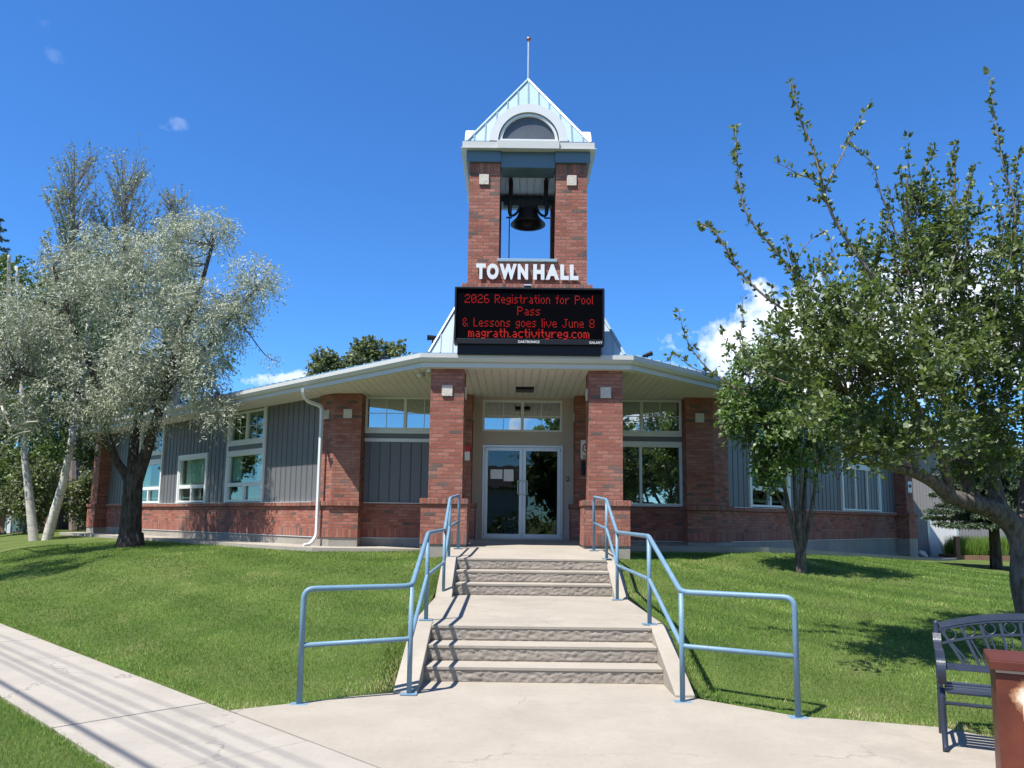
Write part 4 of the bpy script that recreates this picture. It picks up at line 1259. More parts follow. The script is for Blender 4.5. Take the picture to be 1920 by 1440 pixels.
setp(MB().tube([(bc.x-.39, BY-.02, bc.z+.3), (bc.x-.392, BY-.02, 7.2), (bc.x-.385, BY-.02, 6.46)], .011, 8).build('bell_rope', 'iron', smooth=True), 'thin dark rope hanging down beside the bell in the tower opening', 'rope')
part('mounting_block', MB().box(AX-.52, AX-.27, -.75+TY0+.9, TY0+.45, 8.56, 8.69).box(AX+.25, AX+.50, TY0+.15, TY0+.45, 8.56, 8.69), 'wood' if False else 'soffit', TH)
t = thing('belfry_lamp', 'small silver lamp under the ceiling above the bell', 'lamp', (AX, TY0+.6, 8.6))
part('lamp_shade', MB().lathe([(.02, .06), (.05, .03), (.065, -.05), (.06, -.05), (.0, .0)], (AX, TY0+.6, 8.62), 16), 'alu', t, smooth=True)
part('lamp_stem', MB().tube([(AX, TY0+.6, 8.70), (AX, TY0+.6, 8.66)], .018, 8), 'alu', t)

# ------------------------------------------------------------------ lettering and the LED sign
def text_mesh(body, size, depth, name, mat, loc, fatten=0., spacing=1., sx=1.):
    cu = bpy.data.curves.new(name, 'FONT')
    cu.body = body; cu.size = size; cu.extrude = depth/2; cu.offset = fatten; cu.space_character = spacing
    cu.align_x = 'CENTER'; cu.align_y = 'BOTTOM_BASELINE'
    cu.resolution_u = 4
    tmp = bpy.data.objects.new('tmp', cu); COL.objects.link(tmp)
    bpy.context.view_layer.update()
    me = bpy.data.meshes.new_from_object(tmp.evaluated_get(bpy.context.evaluated_depsgraph_get()))
    bpy.data.objects.remove(tmp)
    me.transform(Matrix.Diagonal((sx, 1, 1, 1)))
    me.transform(Matrix.Rotation(rad(90), 4, 'X'))
    me.materials.clear(); me.materials.append(M[mat])
    return me
lt = thing('letter_sign', 'raised white letters reading TOWN HALL on the brick tower', 'sign', (AX, TY0, 6.2))
def letter(chars, x0, x1, h):
    """bold capitals cut from plate, each a mesh, spread from x0 to x1 along the wall"""
    mes = [text_mesh(c, h/.70, .045, 'letter', 'white', None, .024) for c in chars]
    ws = []
    for me in mes:
        xs_ = [v.co.x for v in me.vertices]; ws.append((min(xs_), max(xs_)))
    tot = sum(b-a for a, b in ws); gp_ = .022
    k = (x1-x0-gp_*(len(mes)-1))/tot
    x = x0
    for me, (a, b) in zip(mes, ws):
        me.transform(Matrix.Translation((-a, 0, 0))); me.transform(Matrix.Diagonal((k, 1, 1, 1)))
        o = link('letter', me, lt)
        o.location = Vector((x, TY0-.05, 6.20))-lt.location
        x += (b-a)*k+gp_
letter('TOWN', -1.087, -.085, .265)
letter('HALL', .015, .885, .265)

SY = 13.93
sg0 = thing('led_sign', 'wide black electronic message board with red lettering on the roof below the tower letters', 'electronic sign', (AX, SY, 4.75))
sx0, sx1, sz0, sz1 = -1.43, 1.298, 4.745, 5.80
mb = MB().box(sx0, sx1, SY, SY+.20, sz0+.10, sz1).box(sx0, sx1, SY-.012, SY+.20, sz0, sz0+.095)
mb.box(sx0, sx1, SY-.03, SY, sz1-.03, sz1+.0).box(sx0, sx0+.03, SY-.03, SY, sz0+.1, sz1-.03).box(sx1-.03, sx1, SY-.03, SY, sz0+.1, sz1-.03)
part('cabinet', mb, 'black', sg0, bevel=.004)
M['ledface'] = plain('led_face', (.0025, .0025, .004), .95, .3, 300., 0., 260., spec=.02)
part('display_face', MB().box(sx0+.035, sx1-.035, SY-.004, SY-.001, sz0+.11, sz1-.035), 'ledface', sg0)
part('support_and_roof_shade', MB().box(sx0+.06, sx1-.06, SY+.05, SY+.14, 4.56, sz0).box(-.9, -.8, SY+.14, TY0, 5.3, 5.4).box(.7, .8, SY+.14, TY0, 5.3, 5.4), 'black', sg0)  # sign support; its full-width black strip also stands for shade on the skirt roof
FONT = {
'2': "01110 10001 00001 00110 01000 10000 11111", '0': "01110 10001 10011 10101 11001 10001 01110", '6': "01110 10000 10000 11110 10001 10001 01110",
'R': "11110 10001 10001 11110 10100 10010 10001", 'e': "0000 0000 0110 1001 1111 1000 0111", 'g': "0000 0000 0111 1001 1001 0111 0001 1110",
'i': "1 0 1 1 1 1 1", 's': "0000 0000 0111 1000 0110 0001 1110", 't': "010 010 111 010 010 010 001", 'r': "0000 0000 1011 1100 1000 1000 1000",
'a': "0000 0000 0110 0001 0111 1001 0111", 'o': "0000 0000 0110 1001 1001 1001 0110", 'n': "0000 0000 1110 1001 1001 1001 1001", 'f': "001 010 111 010 010 010 010",
'P': "11110 10001 10001 11110 10000 10000 10000", 'l': "1 1 1 1 1 1 1", '&': "01100 10010 10100 01000 10101 10010 01101", 'L': "1000 1000 1000 1000 1000 1000 1111",
'v': "00000 00000 10001 10001 10001 01010 00100", 'J': "00111 00010 00010 00010 00010 10010 01100", 'u': "0000 0000 1001 1001 1001 1001 0111", '8': "01110 10001 10001 01110 10001 10001 01110",
'm': "00000 00000 11010 10101 10101 10101 10101", 'h': "1000 1000 1110 1001 1001 1001 1001", '.': "0 0 0 0 0 0 1", 'c': "0000 0000 0111 1000 1000 1000 0111", 'y': "0000 0000 1001 1001 1001 0111 0001 1110", ' ': "000"}
def led_line(txt, x0, x1, ztop, h, bold=False, seed=0):
    cols = 0; dots = []
    for ch in txt:
        rows = FONT[ch].split(); w = len(rows[0])
        for r, row in enumerate(rows):
            for c, b in enumerate(row):
                if b == '1':
                    dots.append((cols+c, r))
                    if bold: dots.append((cols+c+.5, r))
        cols += w+1
    px = (x1-x0)/(cols-1); pz = h/7.
    rr = random.Random(seed); A, B2 = MB(), MB()
    for (c, r) in dots:
        x = x0+c*px; z = ztop-(r+.5)*pz
        q = A if rr.random() < .80 else B2
        wx, wz = px*(.30 if not bold else .27), pz*.33
        q.box(x-wx, x+wx, SY-.009, SY-.0045, z-wz, z+wz)
    part('led_lettering', A, 'led', sg0, recalc=False)
    part('led_lettering', B2, 'ledorange', sg0, recalc=False)
led_line('2026 Registration for Pool', -1.24, 1.10, 5.665, .165, seed=1)
led_line('Pass', -.28, .14, 5.445, .165, seed=2)
led_line('& Lessons goes live June 8', -1.27, 1.13, 5.225, .165, seed=3)
led_line('magrath.activityreg.com', -1.17, 1.03, 5.03, .165, True, seed=4)
for body, x in (('DAKTRONICS', -.075), ('GALAXY', 1.14)):
    me = text_mesh(body, .062, .004, 'maker_name', 'whitepaint', None, .0012)
    o = link('maker_name', me, sg0); o.location = Vector((x, SY-.0165, sz0+.022))-sg0.location
# lamp over the sign
t = thing('flood_lamp', 'small dark canopy lamp between the tower letters and the message board', 'lamp', (AX, TY0-.1, 5.95))
part('lamp_body', MB().box(-.155, -.03, TY0-.33, TY0-.12, 5.86, 5.965).box(-.12, -.065, TY0-.12, TY0+.0, 5.92, 6.02), 'black', t, bevel=.01)
part('lamp_lid', MB().box(-.16, -.025, TY0-.35, TY0-.10, 5.965, 5.995), 'alu', t, bevel=.004)
def flood(p, d, label):
    t = thing('flood_light', label, 'flood light', tuple(p), 'small floodlights on the roof')
    d = Vector(d).normalized(); p = Vector(p)
    q = p+Vector((0, 0, .12))
    part('bracket', MB().tube([p-Vector((0, 0, .05)), q], .014, 6), 'black', t)
    part('lamp_head', MB().tube([q-d*.09, q+d*.10], [.035, .055], 10), 'black', t)
def onroof(x, y, Y): return at(x, y, Y)
flood(at(1214, 676, 15.6), (.9, .1, .35), 'small dark floodlight on the right wing roof, just right of the porch')
flood(at(722, 684, 15.9), (-.6, -.6, -.1), 'small dark floodlight on the left wing roof edge')
flood(at(811, 645, 14.3), (-1, -.2, -.05), 'small dark floodlight at the left corner of the skirt roof')

# ------------------------------------------------------------------ small things on the porch
FK = Frame((-.0144, 0), (1, 0), (0, 1), CAM_SCALE)
t = thing('ceiling_light', 'dark rectangular light under the porch ceiling above the doors', 'ceiling light', (AX, 16.3, ZS))
part('light_housing', MB().box(AX-.19, AX+.19, 16.05, 16.45, ZS-.07, ZS-.001), 'black', t, bevel=.008)
part('light_rim', MB().box(AX-.21, AX+.21, 16.03, 16.47, ZS-.012, ZS-.0005), 'alu', t)
t = thing('security_camera', 'small white camera under the eave beside the left porch column', 'camera', tuple(at(790, 702, 14.55)))
p = at(790, 702, 14.6)
part('camera_body', MB().tube([p+Vector((.05, .03, .0)), p+Vector((-.06, -.06, -.035))], .033, 12), 'whitepaint', t, smooth=True)
part('camera_mount', MB().tube([p+Vector((.03, .02, .01)), Vector((p.x+.05, p.y+.05, ZS))], .012, 8), 'whitepaint', t)
t = thing('dome_camera', 'small dark camera at the top left corner of the left porch column', 'camera', tuple(at(804, 696, 14.3)))
p = at(804, 695, 14.3)
part('camera_body', MB().tube([p+Vector((-.045, -.02, 0)), p+Vector((.06, 0, .005))], .03, 12), 'whitepaint', t, smooth=True)
part('camera_lens', MB().tube([p+Vector((-.05, -.022, 0)), p+Vector((-.04, -.018, 0))], .022, 12), 'black', t)
# fire alarm
t = thing('fire_alarm', 'red and white alarm bell on the brick by the left porch column', 'alarm', tuple(at(870, 835, 17.1)))
a = Vector((-1.36, 0, 3.19)); b = Vector((-1.36, 0, 3.05))
part('alarm_horn', MB().box(a.x-.075, a.x+.06, 17.82, 17.895, a.z-.08, a.z+.07, FK), 'red', t, bevel=.01)
part('alarm_strobe', MB().box(b.x-.07, b.x+.05, 17.83, 17.895, b.z-.14, b.z+.07, FK), 'whitepaint', t, bevel=.008)
# no smoking sign
nx0, nz0, nz1 = 1.22, 2.98, 3.415
t = thing('no_smoking_sign', 'white no smoking sign with a red ring on the brick right of the doors', 'sign', (nx0+.15, 17.16, 3.1))
part('sign_board', MB().box(nx0, nx0+.33, 17.872, 17.89, nz0, nz1, FK), 'whitepaint', t, bevel=.003)
mb = MB(); cx_, cz_ = nx0+.165, 3.23
ringp = [Vector(FK(cx_+.115*math.cos(a), 17.870, cz_+.115*math.sin(a))) for a in np.linspace(0, 2*math.pi, 33)]
mb.tube(ringp, .013, 6, cap=False); mb.tube([Vector(FK(cx_-.08, 17.870, cz_+.08)), Vector(FK(cx_+.08, 17.870, cz_-.08))], .012, 6)
part('prohibition_ring', mb, 'red', t)
part('cigarette_mark', MB().box(cx_-.075, cx_+.06, 17.868, 17.8725, cz_-.014, cz_+.014, FK), 'black', t)
for k, (w_, z_) in enumerate(((.26, 3.065), (.22, 3.035), (.25, 3.008))):
    part('caption_bar', MB().box(cx_-w_/2, cx_+w_/2, 17.870, 17.873, z_-.007, z_+.007, FK), 'red' if k == 0 else 'black', t)
t = thing('mail_slot_box', 'dark box on the brick under the no smoking sign', 'box', (1.3, 17.1, 2.7))
part('box_body', MB().box(1.24, 1.5, 17.80, 17.89, 2.62, 2.93, FK), 'black', t, bevel=.006)
t = thing('intercom', 'small dark framed button plate on the stucco right of the doors', 'intercom', (.9, 17.64, 2.5))
part('plate', MB().box(.925, .99, 18.375, 18.398, 2.49, 2.60, FK), 'louvre', t, bevel=.004)
part('button', MB().box(.945, .97, 18.369, 18.376, 2.53, 2.57, FK), 'whitepaint', t, bevel=.003)
# plate on the right end pier
p0 = FR(LR-.30, .34, 0)
t = thing('pier_plaque', 'small white plate with a dark mark on the far right brick pier', 'sign', (p0[0], p0[1], 2.8))
part('plate', MB().box(LR-.45, LR-.12, .335, .35, 2.62, 2.98, FR), 'whitepaint', t)
part('mark', MB().prism([(LR-.40, .352), (LR-.18, .352), (LR-.18, .356), (LR-.40, .356)], 2.78, 2.88, FR), 'black', t)
# porch security post on the landing is left to the handrails

# ------------------------------------------------------------------ trees and shrubs
def unit(v): return v/np.maximum(np.linalg.norm(v, axis=-1, keepdims=True), 1e-9)

def leaf_mesh(name, C, D, N, L, Wd, mat, parent, rnd, fold=.18, gc=None):
    D = unit(D); S = unit(np.cross(D, N)); N2 = np.cross(S, D)
    L = L[:, None]; Wd = Wd[:, None]
    b = C; tip = C + D*L
    mid = C + D*L*.45 - N2*Wd*fold
    lft = mid + S*Wd*.5 + N2*Wd*fold*1.6; rgt = mid - S*Wd*.5 + N2*Wd*fold*1.6
    V = np.stack([b, rgt, tip, lft], 1).reshape(-1, 3)
    Q = np.arange(len(V)).reshape(-1, 4)
    me = bpy.data.meshes.new(name); fill_mesh(me, V, Q)
    a = me.attributes.new('rnd', 'FLOAT', 'FACE'); a.data.foreach_set('value', rnd.astype(np.float32))
    me.materials.append(M[mat])
    o = link(name, me)
    o.parent = parent; o.location = -Vector(parent.location)
    return o

def subclumps(rng, mains, per, r0, r1):
    """mains: (center, radii, weight). Returns sub-clump centres near each ellipsoid's outside"""
    out = []
    for (c, r, w) in mains:
        k = max(1, int(per*w))
        d = unit(rng.normal(size=(k, 3))); rr = rng.random(k)**.45
        P = np.array(c)+d*rr[:, None]*np.array(r)*.92
        for p in P: out.append((p, rng.uniform(r0, r1), np.array(c)))
    return out

def crown(name, rng, subs, ntwig, tl, nl, L, Wd, mat, parent, droop=.3, up=.1, jitter=1., shell=.4, flat=1.):
    C, D, N, RR = [], [], [], []
    for (p, r, mc) in subs:
        k = int(ntwig)
        dd = unit(rng.normal(size=(k, 3))); q = p + dd*(rng.random((k, 1))**shell)*r*np.array([1, 1, flat])
        out = unit(q-mc+1e-6)*.55 + unit(q-p+1e-6)*.45 + rng.normal(size=(k, 3))*.45*jitter + np.array([0, 0, up])
        out = unit(out)
        t = np.linspace(.05, 1, nl)[None, :, None]
        pts = q[:, None, :] + out[:, None, :]*t*tl + np.array([0, 0, -1.])*droop*tl*t**2
        ld = unit(out[:, None, :]*.6 + rng.normal(size=(k, nl, 3))*.75 + np.array([0, 0, -droop*.8]))
        C.append(pts.reshape(-1, 3)); D.append(ld.reshape(-1, 3))
        nn = rng.normal(size=(k*nl, 3))*.75 + np.array([0, 0, 1.])
        N.append(nn)
        RR.append(np.clip(rng.normal(.5, .2, k*nl) + rng.normal(0, .12), 0, 1))
    C = np.concatenate(C); D = np.concatenate(D); N = np.concatenate(N); RR = np.concatenate(RR)
    n = len(C)
    return leaf_mesh(name, C, D, N, L*rng.uniform(.7, 1.25, n), Wd*rng.uniform(.7, 1.2, n), mat, parent, RR)

def limbs(mb, paths):
    pts = []
    for (P, r0, r1) in paths:
        P = [Vector(p) for p in P]
        # smooth the path
        Q = []
        for i in range(len(P)-1):
            a = P[max(0, i-1)]; b = P[i]; c = P[i+1]; d = P[min(len(P)-1, i+2)]
            for k in range(4):
                t = k/4
                Q.append(.5*((2*b)+(c-a)*t+(2*a-5*b+4*c-d)*t*t+(3*b-a-3*c+d)*t**3))
        Q.append(P[-1])
        rs = [r0+(r1-r0)*(k/(len(Q)-1))**.85 for k in range(len(Q))]
        mb.tube(Q, rs, 9)
        pts += Q
    return pts
def twigs_to(mb, rng, nodes, subs, r=.02, sag=.1, seg=5, every=1):
    nodes = np.array([tuple(n) for n in nodes])
    for k, (p, rr, mc) in enumerate(subs):
        if k % every: continue
        d = np.linalg.norm(nodes-p, axis=1)+np.maximum(0, nodes[:, 2]-p[2])*1.2
        a = nodes[int(np.argmin(d))]
        m_ = (a+p)/2+rng.normal(size=3)*.12*np.linalg.norm(p-a)+np.array([0, 0, -sag*np.linalg.norm(p-a)*.3])
        mb.tube([Vector(a), Vector(m_), Vector(p)], [r, r*.6, r*.25], seg, cap=False)

M['silver'] = leafmat('silver_leaf', (.14, .175, .095), (.40, .42, .29), (.42, .44, .34), .18, .7, (.46, .45, .29))
M['birchleaf'] = leafmat('birch_leaf', (.030, .058, .012), (.075, .125, .025), None, .3)
M['darkleaf'] = leafmat('dark_leaf', (.028, .054, .009), (.15, .215, .038), (.12, .15, .06), .22, .50, (.25, .30, .06))
M['midleaf'] = leafmat('mid_leaf', (.042, .075, .014), (.135, .20, .038), (.11, .15, .06), .25, .48, (.24, .31, .06))
M['freshleaf'] = leafmat('fresh_leaf', (.038, .075, .012), (.15, .255, .04), (.13, .18, .07), .28, .45, (.27, .36, .07))
M['oliveleaf'] = leafmat('olive_leaf', (.06, .085, .022), (.17, .20, .06), (.13, .15, .08), .25, .5, (.20, .15, .07))
M['needle'] = leafmat('spruce_needle', (.055, .09, .055), (.15, .20, .12), None, .08, .5, (.19, .22, .10))
M['bareleaf'] = leafmat('sparse_leaf', (.12, .15, .07), (.29, .33, .17), None, .25, .6, (.30, .20, .13))
M['willowbark'] = bark('furrowed_bark', (.025, .020, .016), (.115, .095, .078), 8., 1.8, 1.)
M['greybark'] = bark('grey_bark', (.055, .045, .038), (.17, .145, .125), 9., 2.5, .6)
M['twigbark'] = bark('twig_bark', (.14, .11, .095), (.32, .26, .23), 12., 4., .3)
M['birchbark'] = birchbark('birch_bark')

def ell(x, y, rx, ry, Y, depth, w=1.):
    s = Y*.992/FPX
    return (np.array(at(x, y, Y)), np.array([rx*s, depth, ry*s]), w)

# silver willow on the left lawn
WY = 19.9
wb = Vector((-9.9, WY, gz(-9.9, WY)))
t = thing('silver_leaved_tree', 'big silver-leaved tree with a dark furrowed trunk in front of the left wing', 'tree', wb)
mb = MB()
W_ = lambda x, y, Y=WY: at(x, y, Y)
paths = [([wb+Vector((0, 0, -.15)), W_(245, 1000), W_(247, 960), W_(251, 905), W_(262, 870)], .30, .21),
         ([W_(251, 915), W_(263, 880), W_(277, 840), W_(292, 793), W_(306, 745, 19.7), W_(322, 690, 19.6), W_(345, 620, 19.5), W_(375, 540, 19.5), W_(398, 460, 19.4)], .19, .04),
         ([W_(249, 915), W_(249, 870), W_(254, 815, 20.2), W_(264, 750, 20.3), W_(262, 680, 20.4), W_(245, 600, 20.6), W_(235, 520, 20.6), W_(230, 450, 20.6)], .16, .035),
         ([W_(247, 925), W_(236, 890), W_(219, 864, 19.8), W_(203, 822, 19.6), W_(194, 780, 19.5), W_(180, 720, 19.3), W_(150, 640, 19.1), W_(120, 560, 19.), W_(100, 500, 19.)], .13, .03),
         ([W_(306, 745, 19.7), W_(345, 690, 19.3), W_(400, 640, 19.1), W_(440, 590, 19.), W_(478, 545, 19.)], .07, .02),
         ([W_(194, 780, 19.5), W_(150, 740, 19.), W_(90, 715, 18.6), W_(40, 700, 18.4)], .07, .02),
         ([W_(440, 590, 19.), W_(470, 630, 19.), W_(500, 668, 18.9), W_(524, 678, 18.9)], .02, .006),
         ([W_(322, 690, 19.6), W_(370, 700, 19.), W_(410, 735, 18.8)], .04, .012)]
nodes = limbs(mb, paths)
# root flare
mb.tube([wb+Vector((0, 0, -.2)), wb+Vector((.01, 0, .05)), wb+Vector((.02, 0, .35))], [.40, .34, .28], 12)
trunk = part('trunk', mb, 'willowbark', t, smooth=True)
rng = np.random.default_rng(11)
mains = [ell(300, 470, 85, 65, 19.9, 1.3, 1.1), ell(398, 425, 34, 38, 19.3, .5, .42), ell(165, 480, 95, 62, 19.6, 1.2, 1.), ell(235, 560, 125, 70, 19.6, 1.7, 1.5),
         ell(478, 530, 34, 40, 19., .6, .5), ell(440, 590, 38, 42, 19., .6, .5), ell(390, 600, 65, 75, 19.2, 1.2, 1.), ell(95, 600, 90, 85, 19., 1.4, 1.1), ell(290, 670, 115, 70, 19., 1.6, 1.5), ell(160, 700, 125, 75, 18.8, 1.6, 1.5),
         ell(25, 640, 60, 110, 18.6, 1.2, 1.), ell(385, 700, 50, 60, 19., .8, .6), ell(250, 760, 70, 34, 18.9, .8, .6), ell(110, 775, 90, 32, 18.7, .8, .6), ell(-60, 700, 70, 110, 18.6, 1.2, .8), ell(395, 770, 40, 18, 18.8, .4, .18)]
subs = subclumps(rng, mains, 24, .18, .40)
mb = MB(); twigs_to(mb, rng, nodes, subs, .020, .3, 4)
sub('branch', mb, 'greybark', trunk)
crown('crown', rng, subs, 27, .40, 9, .105, .028, 'silver', t, droop=.55, up=.12, shell=.5)
tw = [(np.array(W_(508, 672, 18.9)), .10, np.array(W_(505, 660, 18.9)))]
crown('hanging_spray', rng, tw, 14, .25, 7, .09, .024, 'silver', t, droop=.6)

# birch with two white trunks
bb = Vector((-14.75, 24.4, gz(-14.75, 24.4)))
bb = at(74, 1020, 24.4); bb.z = gz(bb.x, bb.y)
t = thing('birch_tree', 'birch with two white trunks leaning apart at the left edge of the lawn', 'tree', bb)
B_ = lambda x, y, Y=24.4: at(x, y, Y)
for k, pth in enumerate(([B_(65, 1026), B_(60, 980), B_(54, 920), B_(47, 860), B_(45, 790), B_(40, 700), B_(38, 600), B_(30, 500)], [B_(86, 1024), B_(98, 975), B_(113, 925), B_(126, 870), B_(136, 815), B_(146, 750, 24.6), B_(158, 680, 24.8), B_(165, 600, 25)])):
    mb = MB(); nd = limbs(mb, [(pth, .155 if k == 0 else .165, .05)])
    part('trunk', mb, 'birchbark', t, smooth=True)
    if k == 0: n0 = nd
rng = np.random.default_rng(12)
mains = [ell(60, 770, 60, 65, 24.6, 1., 1.), ell(150, 740, 60, 70, 25., 1., 1.), ell(100, 640, 90, 90, 25., 1.3, 1.4), ell(40, 560, 60, 90, 25., 1.2, 1.2), ell(160, 600, 60, 80, 25., 1., 1.), ell(110, 830, 70, 25, 24.8, .8, .5)]
subs = subclumps(rng, mains, 11, .3, .55)
crown('crown', rng, subs, 30, .4, 8, .11, .07, 'birchleaf', t, droop=.5)
# second silver tree at the frame's left edge, its dead white snag showing
sb = at(-60, 1040, 21.5); sb.z = gz(sb.x, sb.y)
t = thing('dead_snag', 'pale dead stem standing up out of the leaves at the left edge', 'dead tree', sb)
mb = MB(); limbs(mb, [([at(-40, 1035, 21), at(-20, 900, 21), at(2, 760, 20.4), at(14, 620, 19.4), at(17, 520, 18.6), at(17, 478, 18.4)], .10, .03),
     ([at(2, 760, 20.4), at(20, 800, 19), at(50, 792, 18), at(72, 790, 17.9)], .03, .012), ([at(-20, 900, 21), at(5, 838, 18.5), at(30, 815, 18), at(58, 808, 17.9)], .03, .01)])
part('stem', mb, 'birchbark', t, smooth=True)

t = thing('silver_leaved_tree', 'second silver-leaved tree, standing just off the left edge and shading the lawn', 'tree', (-13., 14.6, gz(-13., 14.6)), 'silver-leaved trees')
mb = MB(); z0_ = gz(-13., 14.6)
nd = limbs(mb, [([(-13., 14.6, z0_-.1), (-12.9, 14.8, 2.), (-12.6, 15.1, 3.4), (-12.3, 15.5, 5.)], .2, .08), ([(-12.9, 14.8, 2.), (-13.6, 15.0, 3.6), (-14., 15.6, 5.)], .12, .05)])
part('trunk', mb, 'willowbark', t, smooth=True)
rng = np.random.default_rng(14)
subs = subclumps(rng, [((-12.3, 15.6, 5.3), (1.5, 1.4, 1.2), 1.), ((-13.9, 15.5, 5.), (1.5, 1.5, 1.4), 1.), ((-11.6, 15.1, 4.2), (.9, .9, .7), .45)], 26, .2, .45)
crown('crown', rng, subs, 26, .4, 8, .11, .03, 'silver', t, droop=.55, up=.12, shell=.5)
# background trees on the left
def bare_tree(px, ptop, Y, wid, label, seed, base_y=1000):
    rng = np.random.default_rng(seed)
    b = at(px, base_y, Y); b.z = gz(b.x, b.y)
    t = thing('thin_topped_tree', label, 'tree', b, 'thin-topped trees behind the silver tree')
    top = at(px-2, ptop, Y)
    mb = MB(); s = Y*.992/FPX
    H = top.z-b.z
    mb.tube([b, b+(top-b)*.5, b+(top-b)*.75, top], [.22, .15, .07, .012], 8)
    Cs, Ds = [], []
    for k in range(105):
        f = rng.uniform(.42, .93)**1.15; p = b+(top-b)*f
        an = rng.uniform(0, 2*math.pi); ln = min(wid*s*(1.25-f)*2.6, (top.z-p.z)*1.15+.2)*rng.uniform(.55, 1.)+.2
        d = Vector((math.cos(an)*.55, math.sin(an)*.55, 1.)).normalized()
        q = p+d*ln*.55+Vector((0, 0, ln*.05)); e = p+d*ln+Vector((0, 0, ln*.22))
        mb.tube([p, q, e], [.022, .013, .004], 4, cap=False)
        for j in range(9):
            g_ = rng.uniform(.25, 1.); pp = p+(e-p)*g_; an2 = rng.uniform(0, 2*math.pi)
            d2 = (d+Vector((math.cos(an2), math.sin(an2), .5))*.6).normalized()
            e2 = pp+d2*rng.uniform(.35, .8)
            mb.tube([pp, e2], [.008, .003], 3, cap=False)
            m_ = int(10*(1.15-f))+(9 if f < .68 else 1)
            for q_ in range(m_):
                Cs.append(tuple(pp+(e2-pp)*rng.uniform(.2, 1.))); Ds.append(rng.normal(size=3))
    part('trunk', mb, 'twigbark', t)
    Cs = np.array(Cs); Ds = np.array(Ds); n = len(Cs)
    leaf_mesh('crown', Cs, Ds, rng.normal(size=(n, 3)), rng.uniform(.10, .17, n), rng.uniform(.04, .07, n), 'bareleaf', t, rng.random(n))
bare_tree(140, 292, 31, 80, 'tall thin-topped tree with brownish twigs, leftmost above the silver crown', 21)
bare_tree(236, 300, 32, 80, 'tall thin-topped tree with brownish twigs, middle one above the silver crown', 22)
bare_tree(330, 345, 33, 40, 'shorter thin-topped tree, rightmost and lowest of those above the silver crown', 23)

def round_tree(name, label, cat, px, pbase, Y, mains, per, r0, r1, ntw, tl, L, Wd, leaf, seed, barkm='greybark', tr=.2, group=None, droop=.3, zb=None):
    rng = np.random.default_rng(seed)
    b = at(px, pbase, Y); b.z = gz(b.x, b.y) if zb is None else zb
    t = thing(name, label, cat, b, group)
    c0 = np.mean([m_[0] for m_ in mains], axis=0)
    top = Vector(c0)
    mb = MB(); nd = limbs(mb, [([b, b+(top-b)*.35, b+(top-b)*.7, top], tr, tr*.35)])
    subs = subclumps(rng, mains, per, r0, r1)
    twigs_to(mb, rng, nd, subs, tr*.18, .1, 4, 2)
    part('trunk', mb, barkm, t, smooth=True)
    crown('crown', rng, subs, ntw, tl, 7, L, Wd, leaf, t, droop=droop)
    return t
round_tree('shade_tree', 'dense dark green tree behind the birch, filling the gap beside the left wing', 'tree', 120, 1005, 33,
    [ell(110, 860, 110, 90, 33, 2.5, 1.3), ell(60, 700, 100, 120, 33, 2.5, 1.3), ell(190, 760, 80, 130, 34, 2.5, 1.3), ell(130, 600, 120, 110, 34, 2.5, 1.2)], 17, .6, 1.0, 40, .6, .22, .15, 'midleaf', 31, tr=.25)
round_tree('shade_tree', 'dark tree at the far left edge behind the dead stem', 'tree', -60, 1005, 36,
    [ell(-40, 800, 110, 160, 36, 2.5, 1.4), ell(-50, 600, 100, 130, 36, 2.5, 1.2), ell(20, 900, 60, 70, 36, 2, .8)], 15, .6, 1.1, 34, .6, .24, .16, 'darkleaf', 32, tr=.3)
round_tree('shade_tree', 'green tree crown showing between the silver tree and the left roof end', 'tree', 300, 1000, 40,
    [ell(300, 740, 90, 70, 40, 2.5, 1.1), ell(360, 690, 60, 60, 41, 2., .7), ell(230, 700, 80, 90, 40, 2.5, 1.)], 13, .6, 1.0, 34, .6, .22, .15, 'midleaf', 33, tr=.3)
round_tree('roof_tree', 'leafy tree crown rising behind the left roof near the tower', 'tree', 665, 1000, 36,
    [ell(610, 692, 40, 26, 36, 1.2, .8), ell(672, 668, 24, 28, 36, 1., .5), ell(660, 700, 70, 30, 36, 1.5, 1.), ell(728, 672, 30, 20, 36, 1., .5), ell(705, 655, 12, 12, 36, .4, .15)], 12, .26, .45, 30, .32, .19, .13, 'oliveleaf', 34, tr=.25, droop=.1)
# shrubs at the foot of the hedge
for k, (px, Yh, lab) in enumerate(((45, 29, 'leafy shrub at the far left behind the birch trunks'), (165, 30, 'leafy shrub beside the far left brick pier'))):
    round_tree('shrub', lab, 'shrub', px, 1003, Yh, [ell(px, 935, 48, 45, Yh, 1.0, 1.), ell(px+20, 905, 35, 30, Yh, .8, .6)], 15, .25, .42, 30, .3, .12, .08, 'oliveleaf', 40+k, tr=.05, group='shrubs along the far edge of the lawn')
